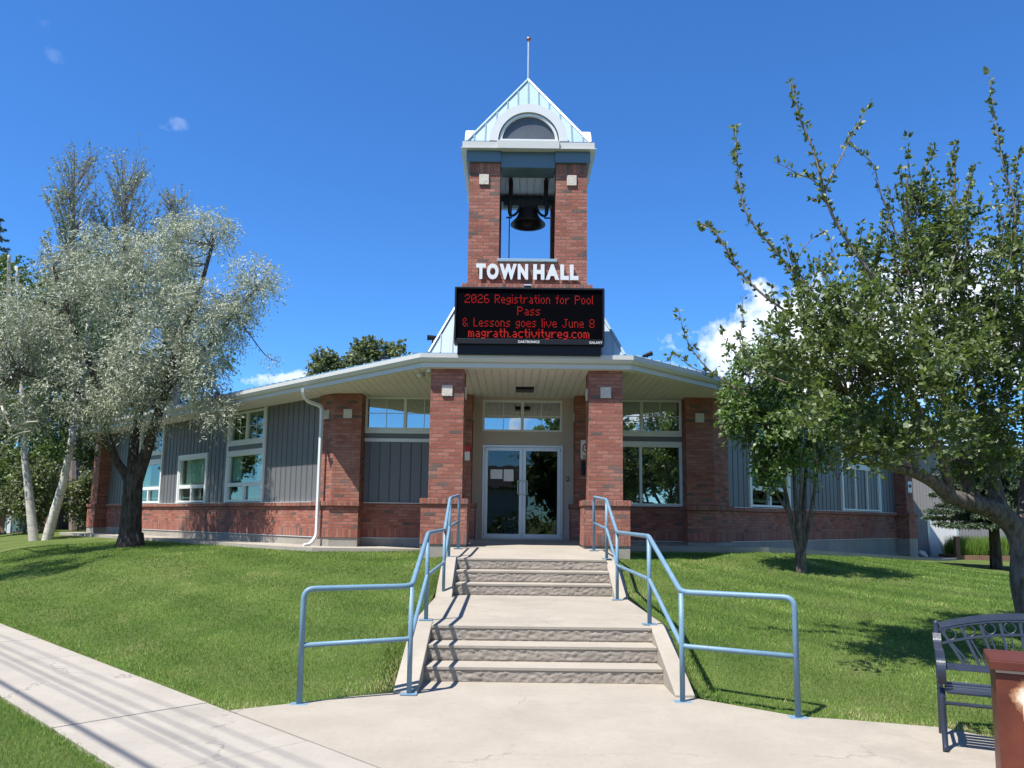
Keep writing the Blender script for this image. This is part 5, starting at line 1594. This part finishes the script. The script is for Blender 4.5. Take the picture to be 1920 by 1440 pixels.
# spruce at the left edge
def spruce(base, H, R, label, seed, leaf='needle', zlow=.6, nw=22, name='spruce_tree', dens=1., group=None, rtr=None):
    rng = np.random.default_rng(seed)
    t = thing(name, label, 'tree', base, group)
    b = Vector(base)
    mb = MB(); r_ = rtr or H*.022
    mb.tube([b+Vector((0, 0, -.1)), b+Vector((0, 0, H*.5)), b+Vector((0, 0, H))], [r_, r_*.6, .01], 9)
    C, D = [], []
    for w in range(nw):
        f = w/(nw-1); z = zlow+(H-zlow)*f**.9
        rl = R*(1-f)**.8+.08
        nb = max(4, int(9*(1-f)+4))
        a0 = rng.uniform(0, 6.28)
        for k in range(nb):
            an = a0+2*math.pi*k/nb+rng.normal()*.15
            ln = rl*rng.uniform(.75, 1.08)
            dx, dy = math.cos(an), math.sin(an)
            npt = 6; P = []
            for q in range(npt):
                s = q/(npt-1)
                P.append(b+Vector((dx*ln*s, dy*ln*s, z-.28*ln*s*(1-.75*s)+rng.normal()*.01)))
            mb.tube(P, [.018*(1-.8*q/(npt-1)) for q in range(npt)], 4, cap=False)
            m_ = int(26*ln*dens)+6
            for q in range(m_):      # side twigs
                s = rng.uniform(.12, 1.); i = min(npt-2, int(s*(npt-1))); fr_ = s*(npt-1)-i
                p = P[i]+(P[i+1]-P[i])*fr_
                sgn = rng.choice([-1, 1]); tw = ln*.33*(1.05-s*.75)*rng.uniform(.5, 1.)+.05
                dd = Vector((dx*.7-dy*sgn*.75, dy*.7+dx*sgn*.75, rng.uniform(-.25, .12))).normalized()
                for j in range(4):
                    pp = p+dd*tw*(j/4)
                    for _ in range(4):
                        C.append(tuple(pp)); v = np.array(dd)*.9+rng.normal(size=3)*.42; D.append(v)
    part('trunk', mb, 'willowbark', t)
    C = np.array(C); D = np.array(D); n = len(C)
    leaf_mesh('crown', C, D, rng.normal(size=(n, 3))*.6+np.array([0, 0, 1]), rng.uniform(.07, .14, n), rng.uniform(.018, .03, n), leaf, t, rng.random(n))
p = at(2, 412, 38); p.z = .85
spruce(p, at(10, 412, 38).z-.85, 2.4, 'dark pointed spruce whose top shows at the far left edge', 51, zlow=2., nw=26, dens=.6)
p = at(1868, 1065, 21.4); p.z = gz(p.x, p.y)
spruce(p, 4.3, 1.6, 'small spruce with drooping branches in front of the grey shed door', 52, zlow=1.3, nw=22, dens=2.1, rtr=.16)

# small multi-stemmed tree on the right lawn
sbp = at(1502, 1077, 15.0); sbp.z = gz(sbp.x, sbp.y)
t = thing('small_tree', 'small round tree with a bundle of grey stems on the right lawn', 'tree', sbp)
S_ = lambda x, y, Y=15.0: at(x, y, Y)
mb = MB()
paths = [([sbp+Vector((0, 0, -.1)), S_(1501, 1055), S_(1502, 1035)], .115, .10),
         ([S_(1499, 1045), S_(1490, 1000), S_(1478, 950), S_(1470, 910), S_(1452, 860, 14.8), S_(1430, 800, 14.7), S_(1410, 730, 14.7)], .06, .015),
         ([S_(1501, 1045), S_(1496, 990), S_(1491, 930), S_(1488, 860), S_(1480, 780), S_(1478, 700)], .055, .015),
         ([S_(1503, 1045), S_(1506, 990), S_(1508, 930, 15.2), S_(1512, 870, 15.3), S_(1520, 790, 15.3), S_(1530, 720, 15.3)], .055, .015),
         ([S_(1504, 1042), S_(1516, 985), S_(1526, 930), S_(1533, 880), S_(1545, 830), S_(1560, 770)], .05, .014),
         ([S_(1486, 975), S_(1462, 935), S_(1448, 912, 14.8), S_(1425, 870, 14.6), S_(1398, 820, 14.5)], .032, .010),
         ([S_(1502, 1040), S_(1500, 980, 14.8), S_(1501, 920, 14.7), S_(1500, 850, 14.5)], .045, .015)]
nodes = limbs(mb, paths)
trunk = part('trunk', mb, 'greybark', t, smooth=True)
rng = np.random.default_rng(61)
mains = [ell(1425, 700, 62, 62, 14.8, .8, 1.), ell(1500, 700, 85, 70, 15., 1., 1.2), ell(1445, 790, 75, 70, 14.8, .9, 1.2), ell(1530, 800, 72, 75, 15., .9, 1.2), ell(1388, 770, 34, 55, 14.7, .5, .55), ell(1475, 865, 55, 40, 14.8, .6, .8), ell(1580, 740, 45, 60, 15.2, .7, .6)]
subs = subclumps(rng, mains, 15, .16, .28)
mb = MB(); twigs_to(mb, rng, nodes, subs, .010, .1, 4); sub('branch', mb, 'greybark', trunk)
crown('crown', rng, subs, 26, .20, 8, .088, .056, 'freshleaf', t, droop=.55, up=.0)

# large tree on the right: low fork, long leafy whips
BY_ = 10.6; TN = .885      # the crown hangs nearer than the small tree
bp = Vector((5.85, BY_*TN, gz(5.85, BY_*TN)))
_ell = ell
def ell(x, y, rx, ry, Y, d, w=1.): return _ell(x, y, rx, ry, Y*TN-.25, d, w)
t = thing('spreading_tree', 'large dark-leaved tree with long whippy shoots at the right edge', 'tree', bp)
G_ = lambda x, y, Y=BY_: at(x, y, Y*TN)
mb = MB()
paths = [([bp+Vector((0, 0, -.15)), G_(1926, 1100), G_(1924, 1050), G_(1922, 1010)], .19, .16),
         ([G_(1922, 1030), G_(1900, 985), G_(1860, 955, 10.5), G_(1822, 943, 10.4), G_(1783, 930, 10.3), G_(1752, 905, 10.2), G_(1722, 890, 10.1), G_(1690, 880, 10.), G_(1640, 870, 9.9), G_(1586, 862, 9.8)], .15, .025),
         ([G_(1830, 950, 10.4), G_(1815, 910, 10.5), G_(1800, 860, 10.5), G_(1785, 790, 10.6), G_(1750, 700, 10.6), G_(1720, 600, 10.6), G_(1700, 480, 10.6), G_(1701, 330, 10.6)], .085, .012),
         ([G_(1878, 968, 10.5), G_(1862, 900, 10.7), G_(1850, 820, 10.9), G_(1835, 720, 11), G_(1815, 600, 11), G_(1790, 480, 11), G_(1790, 300, 11)], .10, .012),
         ([G_(1920, 1010), G_(1925, 930, 10.8), G_(1930, 830, 11), G_(1925, 720, 11), G_(1915, 600, 10.9), G_(1900, 460, 10.8)], .11, .02),
         ([G_(1783, 930, 10.3), G_(1770, 870, 10.1), G_(1740, 800, 10.), G_(1700, 730, 9.9), G_(1640, 650, 9.9), G_(1590, 570, 10)], .06, .015),
         ([G_(1722, 890, 10.1), G_(1690, 810, 10.1), G_(1665, 780, 10.1), G_(1630, 770, 10.), G_(1590, 740, 10)], .035, .01)]
nodes = limbs(mb, paths)
trunk = part('trunk', mb, 'greybark', t, smooth=True)
rng = np.random.default_rng(71)
mains = [ell(1690, 500, 75, 95, 10.6, .7, .6), ell(1780, 480, 80, 110, 10.8, .8, .7), ell(1790, 600, 110, 110, 10.7, 1., 1.1), ell(1890, 560, 80, 140, 10.8, 1., 1.), ell(1610, 600, 80, 70, 9.2, .8, .6),
         ell(1660, 700, 125, 90, 9.6, 1.1, 1.7), ell(1800, 730, 120, 105, 10.6, 1.1, 1.6), ell(1905, 770, 70, 90, 10.8, 1., 1.1), ell(1570, 670, 70, 55, 9.0, .7, .6), ell(1690, 810, 105, 45, 9.5, .8, .9), ell(1840, 860, 75, 35, 10.7, .7, .5),
         ell(1540, 560, 45, 45, 9.2, .5, .35), ell(1990, 650, 90, 200, 11, 1., 1.2), ell(1480, 640, 40, 40, 9.0, .4, .3)]
mains += [ell(1490, 745, 75, 60, 8.9, .6, .2), ell(1620, 840, 60, 30, 9.2, .5, .4), ell(1750, 400, 40, 60, 10.8, .4, .4), ell(1700, 600, 100, 80, 10.5, .9, .45)]
subs = subclumps(rng, mains, 22, .10, .20)
mb = MB(); twigs_to(mb, rng, nodes, subs, .010, .0, 4); sub('branch', mb, 'greybark', trunk)
crown('crown', rng, subs, 15, .19, 8, .068, .042, 'darkleaf', t, droop=.1, up=.45)
def whips(rng, wl, par, leaf, L=.062, Wd=.038, step=.028):
    mb = MB(); C, D = [], []
    for (pts, Y, r0) in wl:
        P = [at(x, y, Y*TN-.35+dy) for (x, y), dy in zip(pts, np.linspace(0, .15, len(pts)))]
        Q = []
        for i in range(len(P)-1):
            a = P[max(0, i-1)]; b = P[i]; c = P[i+1]; d = P[min(len(P)-1, i+2)]
            for k in range(6):
                t_ = k/6; Q.append(.5*((2*b)+(c-a)*t_+(2*a-5*b+4*c-d)*t_*t_+(3*b-a-3*c+d)*t_**3))
        Q.append(P[-1])
        mb.tube(Q, [r0*.25+(r0*.75)*k/(len(Q)-1) for k in range(len(Q))], 6)
        for i in range(len(Q)-1):
            seg = Q[i+1]-Q[i]; n = max(1, int(seg.length/step)); frac = i/(len(Q)-1)
            dens = mnoise.noise(Q[i]*2.7)
            for k in range(n):
                p = Q[i]+seg*(k/n)
                # short spurs carry rosettes of leaves
                m_ = 5 if rng.random() < .5+.7*dens else 1
                base = np.array(p); o_ = unit(rng.normal(size=3)); sp_ = rng.uniform(.01, .05+.06*frac)
                for _ in range(m_):
                    dv = -np.array(seg.normalized())*.35+o_*.6+rng.normal(size=3)*.55+np.array([0, 0, .15])
                    C.append(base+o_*sp_*rng.uniform(.3, 1)); D.append(dv)
    o = sub('shoot', mb, 'twigbark', par)
    C = np.array(C); D = np.array(D); n = len(C)
    leaf_mesh('shoot_leaves', C, D, rng.normal(size=(n, 3))+np.array([0, 0, .7]), 1.12*L*rng.uniform(.65, 1.2, n), Wd*rng.uniform(.7, 1.2, n), leaf, t, rng.random(n))
wl = [([(1379, 237), (1381, 293), (1387, 346), (1399, 398), (1433, 446), (1482, 503), (1540, 570), (1600, 640)], 10., .018),
      ([(1484, 152), (1498, 217), (1522, 273), (1540, 338), (1558, 398), (1595, 462), (1623, 500), (1680, 590)], 10.1, .024),
      ([(1631, 197), (1599, 249), (1576, 297), (1556, 335), (1545, 362)], 10.1, .013),
      ([(1449, 303), (1475, 314), (1498, 327), (1520, 335), (1541, 352)], 10.1, .010),
      ([(1599, 277), (1620, 292), (1639, 313), (1651, 362), (1670, 410), (1690, 470)], 10.3, .012),
      ([(1520, 375), (1538, 372), (1556, 388)], 10.1, .008),
      ([(1312, 418), (1335, 430), (1357, 458), (1385, 507), (1429, 551), (1486, 593), (1560, 650)], 9.9, .018),
      ([(1272, 579), (1284, 628), (1304, 664), (1337, 700), (1400, 740)], 9.9, .010),
      ([(1252, 665), (1275, 672), (1300, 690), (1345, 705)], 9.9, .007),
      ([(1391, 555), (1393, 603), (1388, 640), (1420, 690), (1480, 720)], 9.9, .010),
      ([(1348, 620), (1366, 645), (1380, 665), (1410, 700)], 9.9, .007),
      ([(1854, 136), (1862, 200), (1872, 261), (1885, 325), (1901, 378), (1905, 470)], 10.7, .016),
      ([(1910, 285), (1905, 330), (1912, 400)], 10.7, .009),
      ([(1701, 253), (1703, 310), (1711, 362), (1700, 440)], 10.6, .010),
      ([(1752, 275), (1742, 300), (1730, 350), (1715, 420)], 10.6, .010),
      ([(1792, 268), (1784, 313), (1780, 378), (1785, 450)], 10.9, .012),
      ([(1825, 330), (1805, 370), (1790, 420)], 10.9, .008),
      ([(1545, 430), (1515, 455), (1495, 490), (1500, 540)], 10.1, .009),
      ([(1610, 420), (1620, 470), (1640, 530)], 10.2, .009)]
wr = random.Random(5)
for k in range(38):
    x = wr.uniform(1650, 1960); y = wr.uniform(300, 440)+(abs(x-1800)*.12); dx = wr.uniform(-40, 50)
    wl.append(([(x, y), (x+dx*.3+wr.uniform(-8, 8), y+60), (x+dx*.7, y+125), (x+dx, y+200)], wr.uniform(10.1, 11.2), .010))
for k in range(9):
    x = wr.uniform(1440, 1600); y = wr.uniform(440, 600); dx = wr.uniform(30, 90)
    wl.append(([(x, y), (x+dx*.3+wr.uniform(-8, 8), y+45), (x+dx*.7, y+90), (x+dx, y+150)], wr.uniform(9.8, 10.4), .009))
whips(rng, wl, trunk, 'darkleaf')
whips(rng, [(p_, Y_+.12, r_*.5) for (p_, Y_, r_) in wl[:2]+wl[6:7]+wl[11:16]], trunk, 'darkleaf', step=.05)

ell = _ell
# trees and a pale house across the street: never in the frame, but mirrored in the windows
def street_tree(x, y, H, label, seed, per=9):
    rng = np.random.default_rng(seed); b = Vector((x, y, -.1))
    t = thing('street_tree', label, 'tree', b, 'trees across the street')
    mb = MB(); nd = limbs(mb, [([b, b+Vector((.1, 0, H*.35)), b+Vector((0, .1, H*.7))], .25, .1)])
    part('trunk', mb, 'greybark', t)
    mains = [(np.array([x+dx, y+dy, z*H]), np.array([r, r, r*.8]), 1.) for dx, dy, z, r in ((0, 0, .72, H*.22), (-H*.14, .5, .55, H*.18), (H*.15, -.3, .56, H*.19), (0, .4, .45, H*.2))]
    crown('crown', rng, subclumps(rng, mains, 15, .6, 1.2), 36, .8, 6, .42, .32, 'midleaf', t)
ST = [(-36, 24, 11, 'unseen tall tree off the left edge, added to block low sky in the far windows of the left wing'), (-31, 15, 10, 'unseen tall tree off the left edge, added to block low sky in the near windows of the left wing'), (-46, 34, 12, 'unseen tallest tree off the left edge, added behind the two mirrored ones'), (-15, -9, 8, 'leafy street tree mirrored in the left wing windows, nearest of them'), (3.5, -15, 9, 'leafy street tree mirrored in the right door glass'), (12, -10, 8, 'leafy street tree mirrored in the right porch window'), (20, -2, 8.5, 'leafy street tree mirrored in the right wing windows'),  # trees off the left edge are added to block low sky in the wing glass
      (-44, 2, 10, 'unseen tall street tree, added far out on the left, beyond the cables'), (-34, -9, 10, 'unseen tall street tree, added between the far left one and the pale house'), (-25, -17, 10, 'unseen tall street tree, added just left of the pale house'), (8, -27, 11, 'unseen tall street tree, added just right of the pale house'), (19, -22, 10, 'unseen tall street tree, added behind the one mirrored in the porch window'), (30, -12, 10, 'unseen tall street tree, added far out on the right')]  # unseen row, added so bright low sky is not mirrored in the windows
for k, (x, y, H, lab) in enumerate(ST): street_tree(x, y, H, lab, 80+k)
t = thing('pale_house', 'pale house across the street, mirrored in the left entrance door', 'house', (-4, -34, 0))
part('wall', MB().box(-14, 1, -40, -30, -.2, 4.2), 'whitepaint', t)
part('roof', MB().extrude([(-29.4, 4.2), (-35, 6.4), (-40.6, 4.2)], -14.6, 1.6, Frame((0, 0), (1, 0), (0, 1))), 'asphalt', t)
t = thing('clipped_hedge', 'green hedge along the far side of the street, mirrored in the doors', 'hedge', (0, -24, 0))
rng = np.random.default_rng(90)
crown('foliage', rng, [(np.array([x, -26.+.3*math.sin(x), 1.0]), 1.5, np.array([x, -26, 0.])) for x in np.arange(-24, 26, .9)], 26, .3, 6, .26, .2, 'midleaf', t)

# ------------------------------------------------------------------ bench
bo = (2.71, 5.79); ang = rad(-26)
FB = Frame(bo, (math.cos(ang), math.sin(ang)), (-math.sin(ang), math.cos(ang)))
LB = 1.30
t = thing('park_bench', 'dark blue cast metal bench with a fan-shaped back and ring pattern at the right edge', 'bench', (bo[0], bo[1], 0))
def P3(s, d, z): return Vector(FB(s, d, z))
for s in (.0, LB-.05):
    sc_ = s+.025
    mb = MB().tube(fillet([P3(sc_, -.03, .012), P3(sc_, .0, .06), P3(sc_, .045, .22), P3(sc_, .03, .36), P3(sc_, .06, .43)], .06, 4), [.022]*23 if False else .02, 8)
    part('front_leg', mb, 'bench', t, smooth=True)
    mb = MB().tube(fillet([P3(sc_, .53, .012), P3(sc_, .49, .08), P3(sc_, .43, .25), P3(sc_, .43, .44), P3(sc_, .46, .56), P3(sc_, .515, .70), P3(sc_, .545, .82), P3(sc_, .54, .85)], .06, 4), .022, 8)
    part('rear_leg', mb, 'bench', t, smooth=True)
    arm = fillet([P3(sc_, .51, .76), P3(sc_, .47, .69), P3(sc_, .34, .66), P3(sc_, .14, .68), P3(sc_, .0, .64), P3(sc_, -.035, .55), P3(sc_, .0, .465), P3(sc_, .045, .50), P3(sc_, .02, .54)], .05, 5)
    mb = MB()
    for k in range(len(arm)-1):      # flat band about 5 cm wide
        a, b = arm[k], arm[k+1]; w = Vector((FB.u[0], FB.u[1], 0))*.028; d = (b-a).normalized(); nn = d.cross(w).normalized()*.007
        i = len(mb.v); mb.v += [tuple(q) for q in (a-w-nn, a+w-nn, a+w+nn, a-w+nn, b-w-nn, b+w-nn, b+w+nn, b-w+nn)]
        for f in ((0, 1, 2, 3), (4, 5, 6, 7), (0, 1, 5, 4), (1, 2, 6, 5), (2, 3, 7, 6), (3, 0, 4, 7)):
            mb.f.append(tuple(i+j for j in f)); mb.uv.append([(0, 0)]*4)
    part('armrest', mb, 'bench', t)
    part('side_brace', MB().tube([P3(sc_, .03, .36), P3(sc_, .43, .36)], .014, 8), 'bench', t, smooth=True)
for k in range(5):
    d0 = .01+k*.083
    z0 = .425-.012*math.sin(k/4*math.pi)
    part('seat_slat', MB().box(.05, LB-.05, d0, d0+.062, z0-.022, z0, FB), 'bench', t, bevel=.006)
part('stretcher', MB().tube([P3(.03, .03, .335), P3(LB-.03, .03, .335)], .013, 8), 'bench', t, smooth=True)
def arch(s): return .115*(1-((s-LB/2)/(LB/2))**2)
def bk(s, z): return P3(s, .44+(z-.46)*.27, z)     # reclined plane of the back
def strip(mb, fn, w, th, n=30, s0=.045, s1=LB-.045):
    pts = [fn(s0+(s1-s0)*k/n) for k in range(n+1)]
    nb = Vector((FB.n[0], FB.n[1], -.27)).normalized()*th/2
    for k in range(n):
        a, b = pts[k], pts[k+1]; up = (b-a).cross(nb).normalized()*w/2
        i = len(mb.v); mb.v += [tuple(q) for q in (a-up-nb, a+up-nb, a+up+nb, a-up+nb, b-up-nb, b+up-nb, b+up+nb, b-up+nb)]
        for f in ((0, 1, 2, 3), (4, 5, 6, 7), (0, 1, 5, 4), (1, 2, 6, 5), (2, 3, 7, 6), (3, 0, 4, 7)):
            mb.f.append(tuple(i+j for j in f)); mb.uv.append([(0, 0)]*4)
    return mb
bk_ = part('backrest', strip(MB(), lambda s: bk(s, .80+arch(s)), .048, .03), 'bench', t)
sub('lower_rail', strip(strip(strip(MB(), lambda s: bk(s, .67+arch(s)), .018, .018), lambda s: bk(s, .525), .05, .022, 2), lambda s: bk(s, .767+arch(s)), .014, .02), 'bench', bk_)
mb = MB(); mr = MB(); NR_ = 9
cell = (LB-.10)/NR_
for k in range(NR_+1):
    st_ = .05+cell*k; sb_ = LB/2+(st_-LB/2)*.74
    a = lambda s, z: bk(s, z)
    fn = lambda q, st_=st_, sb_=sb_: bk(sb_+(st_-sb_)*q, .53+(.785+arch(st_)-.53)*q)
    strip(mb, fn, .020, .012, 3, 0, 1)
    if k < NR_:
        sm = st_+cell/2; sbm = LB/2+(sm-LB/2)*.74
        fn = lambda q, sm=sm, sbm=sbm: bk(sbm+(sm-sbm)*q, .53+(.665+arch(sm)-.53)*q)
        strip(mb, fn, .011, .010, 3, 0, 1)
        c = (sm, .718+arch(sm))
        ring = [bk(c[0]+.038*math.cos(x), c[1]+.038*math.sin(x)) for x in np.linspace(0, 2*math.pi, 21)]
        mr.tube(ring, .006, 6, cap=False)
        if k == NR_//2:
            for x in (-.022, -.008, .008, .022): mr.tube([bk(c[0], c[1]-.03), bk(c[0]+x*1.2, c[1]+.03)], .004, 5)
sub('back_bar', mb, 'bench', bk_); sub('ring_ornament', mr, 'bench', bk_, smooth=True)

# ------------------------------------------------------------------ brown metal bin
lc = at(1855, 1237, 4.72)
t = thing('metal_bin', 'rusty brown metal box with an overhanging lid and white label, in front of the bench', 'bin', (lc.x, lc.y, 0), rz=rad(-27))
def rot_part(name, mb, mat, **k):
    o = mb.build(name, mat, None, **k); o.parent = t; o.location = (0, 0, 0); return o
h = lc.z
rot_part('body', MB().box(.028, .50, .028, .44, .0, h-.075), 'rust', bevel=.006)
rot_part('neck', MB().box(.032, .496, .032, .436, h-.0745, h-.05), 'stucco')
rot_part('lid', MB().box(0, .53, 0, .47, h-.055, h-.004).prism([(.004, .004), (.526, .004), (.526, .466), (.004, .466)], h-.004, h), 'lidbrown', bevel=.004)
o = rot_part('label_sheet', MB().box(.155, .36, .0255, .0275, h-.335, h-.20), 'whitepaint')
mb = MB()
for z_, w_ in ((.235, .11), (.262, .14), (.285, .09), (.305, .12)): mb.box(.175, .175+w_, .0245, .0254, h-z_-.004, h-z_)
rot_part('label_line', mb, 'alu')

# ------------------------------------------------------------------ far right: shed, door, raised bed, rock, post
zs_ = lambda x, y: gz(x, y)
t = thing('grey_shed', 'grey corrugated metal building behind the right wing, with a white door', 'shed', (18, 30, .3))
part('wall', MB().box(13.0, 14.42, 28.0, 28.15, .1, 4.3).box(15.48, 18.2, 28.0, 28.15, .1, 4.3).box(14.42, 15.48, 28.0, 28.15, 2.12, 4.3).box(13.0, 13.15, 28.15, 36, .1, 4.3), 'corr', t)
d = part('door', MB().box(14.47, 15.43, 28.02, 28.06, .36, 2.06), 'whitepaint', t, bevel=.004)
sub('handle', MB().tube([(15.33, 28.0, 1.2), (15.33, 27.95, 1.2), (15.25, 27.95, 1.2)], .012, 6), 'alu', d)
part('door_frame', MB().box(14.40, 14.47, 27.98, 28.05, .34, 2.13).box(15.43, 15.50, 27.98, 28.05, .34, 2.13).box(14.47, 15.43, 27.98, 28.05, 2.06, 2.13), 'alu', t)
part('roof', MB().extrude([(27.7, 4.3), (32, 5.4), (36.4, 4.3)], 12.8, 18.4, ID), 'roofpale', t)
p = at(1729, 1047, 26.6)
t = thing('raised_bed', 'timber-edged bed of tall green grass beside the shed door', 'planter', (16, 26.4, .38))
a = at(1797, 1050, 26.4); b = at(1866, 1054, 26.4)
zg = gz(a.x, 26.4)
part('timber_edge', MB().box(a.x, b.x+1.2, 26.3, 26.42, zg-.05, zg+.13).box(a.x, a.x+.12, 26.42, 27.6, zg-.05, zg+.13), 'wood', t)
part('corner_post', MB().box(a.x-.12, a.x+.02, 26.28, 26.42, zg-.05, zg+.75), 'wood', t)
rng = np.random.default_rng(95); n = 5200
bx = rng.uniform(a.x+.1, b.x+1.1, n); by = rng.uniform(26.45, 27.5, n)
C = np.stack([bx, by, np.full(n, zg)], -1); D = rng.normal(size=(n, 3))*.16+np.array([0, 0, 1.])
leaf_mesh('tall_grass', C, D, rng.normal(size=(n, 3)), rng.uniform(.45, .85, n), rng.uniform(.014, .024, n), 'blade', t, rng.uniform(.1, .8, n))
mb = MB(); rk = at(1729, 1048, 26.2); bm = bmesh.new(); bmesh.ops.create_icosphere(bm, subdivisions=3, radius=.17)
for v in bm.verts: v.co *= 1+.35*mnoise.noise(v.co*7); v.co.z *= .8
me = bpy.data.meshes.new('rock'); bm.to_mesh(me); bm.free(); me.materials.append(M['stone'])
setp(link('rock', me, None, (rk.x, rk.y, gz(rk.x, rk.y)+.1)), 'pale rounded rock on the grass beside the shed', 'rock')
a = at(1901, 1056, 24.5); zg = gz(a.x, 24.5)
setp(MB().box(a.x-.05, a.x+.05, 24.45, 24.55, zg-.05, zg+.75).build('white_post', 'whitepaint', bevel=.01), 'short white post at the far right behind the spruce', 'post')
t = thing('timber_fence', 'brown board fence running behind the spruce on the far right', 'fence', (21, 30, .4))
mb = MB(); x = 18.5
while x < 34: mb.box(x, x+.14, 30, 30.03, .3, 2.0); x += .15
part('boards', mb, 'wood', t); part('rail', MB().box(18.5, 34, 30.03, 30.08, .7, .8).box(18.5, 34, 30.03, 30.08, 1.6, 1.7), 'wood', t)
# far left: neighbour's house, fence, odds and ends seen under the leaves
t = thing('neighbour_house', 'grey house glimpsed through the leaves beyond the far left fence', 'house', (-28, 50, .8))
part('wall', MB().box(-36, -22, 48, 56, .5, 3.6), 'greysiding', t)
part('roof', MB().extrude([(47.4, 3.6), (52, 5.6), (56.6, 3.6)], -36.6, -21.4, Frame((0, 0), (1, 0), (0, 1))), 'asphalt', t)
part('window', MB().box(-27.5, -26, 47.96, 48.0, 1.6, 2.8), 'glass', t)
t = thing('timber_fence', 'dark brown board fence in the shade beyond the far left brick pier', 'fence', (-20, 35.5, .85))
mb = MB(); x = -30.
while x < -15.6: mb.box(x, x+.14, 35.5, 35.53, .7, 2.15); x += .15
part('boards', mb, 'wood', t); part('rail', MB().box(-30, -15.6, 35.53, 35.58, 1.1, 1.2).box(-30, -15.6, 35.53, 35.58, 1.8, 1.9), 'wood', t)
a = at(17, 997, 31); setp(MB().box(a.x-.07, a.x+.07, 30.95, 31.05, .8, a.z+.62).build('white_post', 'whitepaint', bevel=.01), 'white post under the trees at the far left edge', 'post')
a = at(30, 998, 32)
t = thing('garden_bin', 'small teal wheeled bin under the trees at the far left', 'bin', (a.x, 32, .85))
part('body', MB().box(a.x-.3, a.x+.3, 31.7, 32.3, .85, 1.45), 'tealp' if False else 'curtain', t, bevel=.03)
part('lid', MB().box(a.x-.33, a.x+.33, 31.66, 32.33, 1.45, 1.52), 'insidedark', t, bevel=.02)

# ------------------------------------------------------------------ overhead cables above the pavement (their soft shadows cross it)
def cable(w, r, z, label):
    pts = []
    for k in range(25):
        s = -60+k*6.
        x, y = swp(s, w); sag = .9*((k-12)/12)**2-.2
        zz = z+sag
        pts.append((x+SDIR.x/SDIR.z*z, y+SDIR.y/SDIR.z*z, zz))
    setp(MB().tube(pts, r, 6).build('overhead_cable', 'black'), label, 'cable', 'overhead cables along the street')
for w, r, z, lab in ((.96, .023, 7.2, 'thick overhead cable casting the dark shadow on the outer edge of the pavement'), (.20, .008, 9.6, 'thin overhead cable shading the inner edge of the pavement'), (.40, .009, 9.2, 'thin overhead cable, second in from the grass by its shadow on the pavement'),
    (.55, .011, 8.6, 'thin overhead cable shading the middle of the pavement'), (.66, .008, 8.4, 'thin overhead cable whose shadow falls between the middle and the thick shadow')):
    cable(w, r, z, lab)
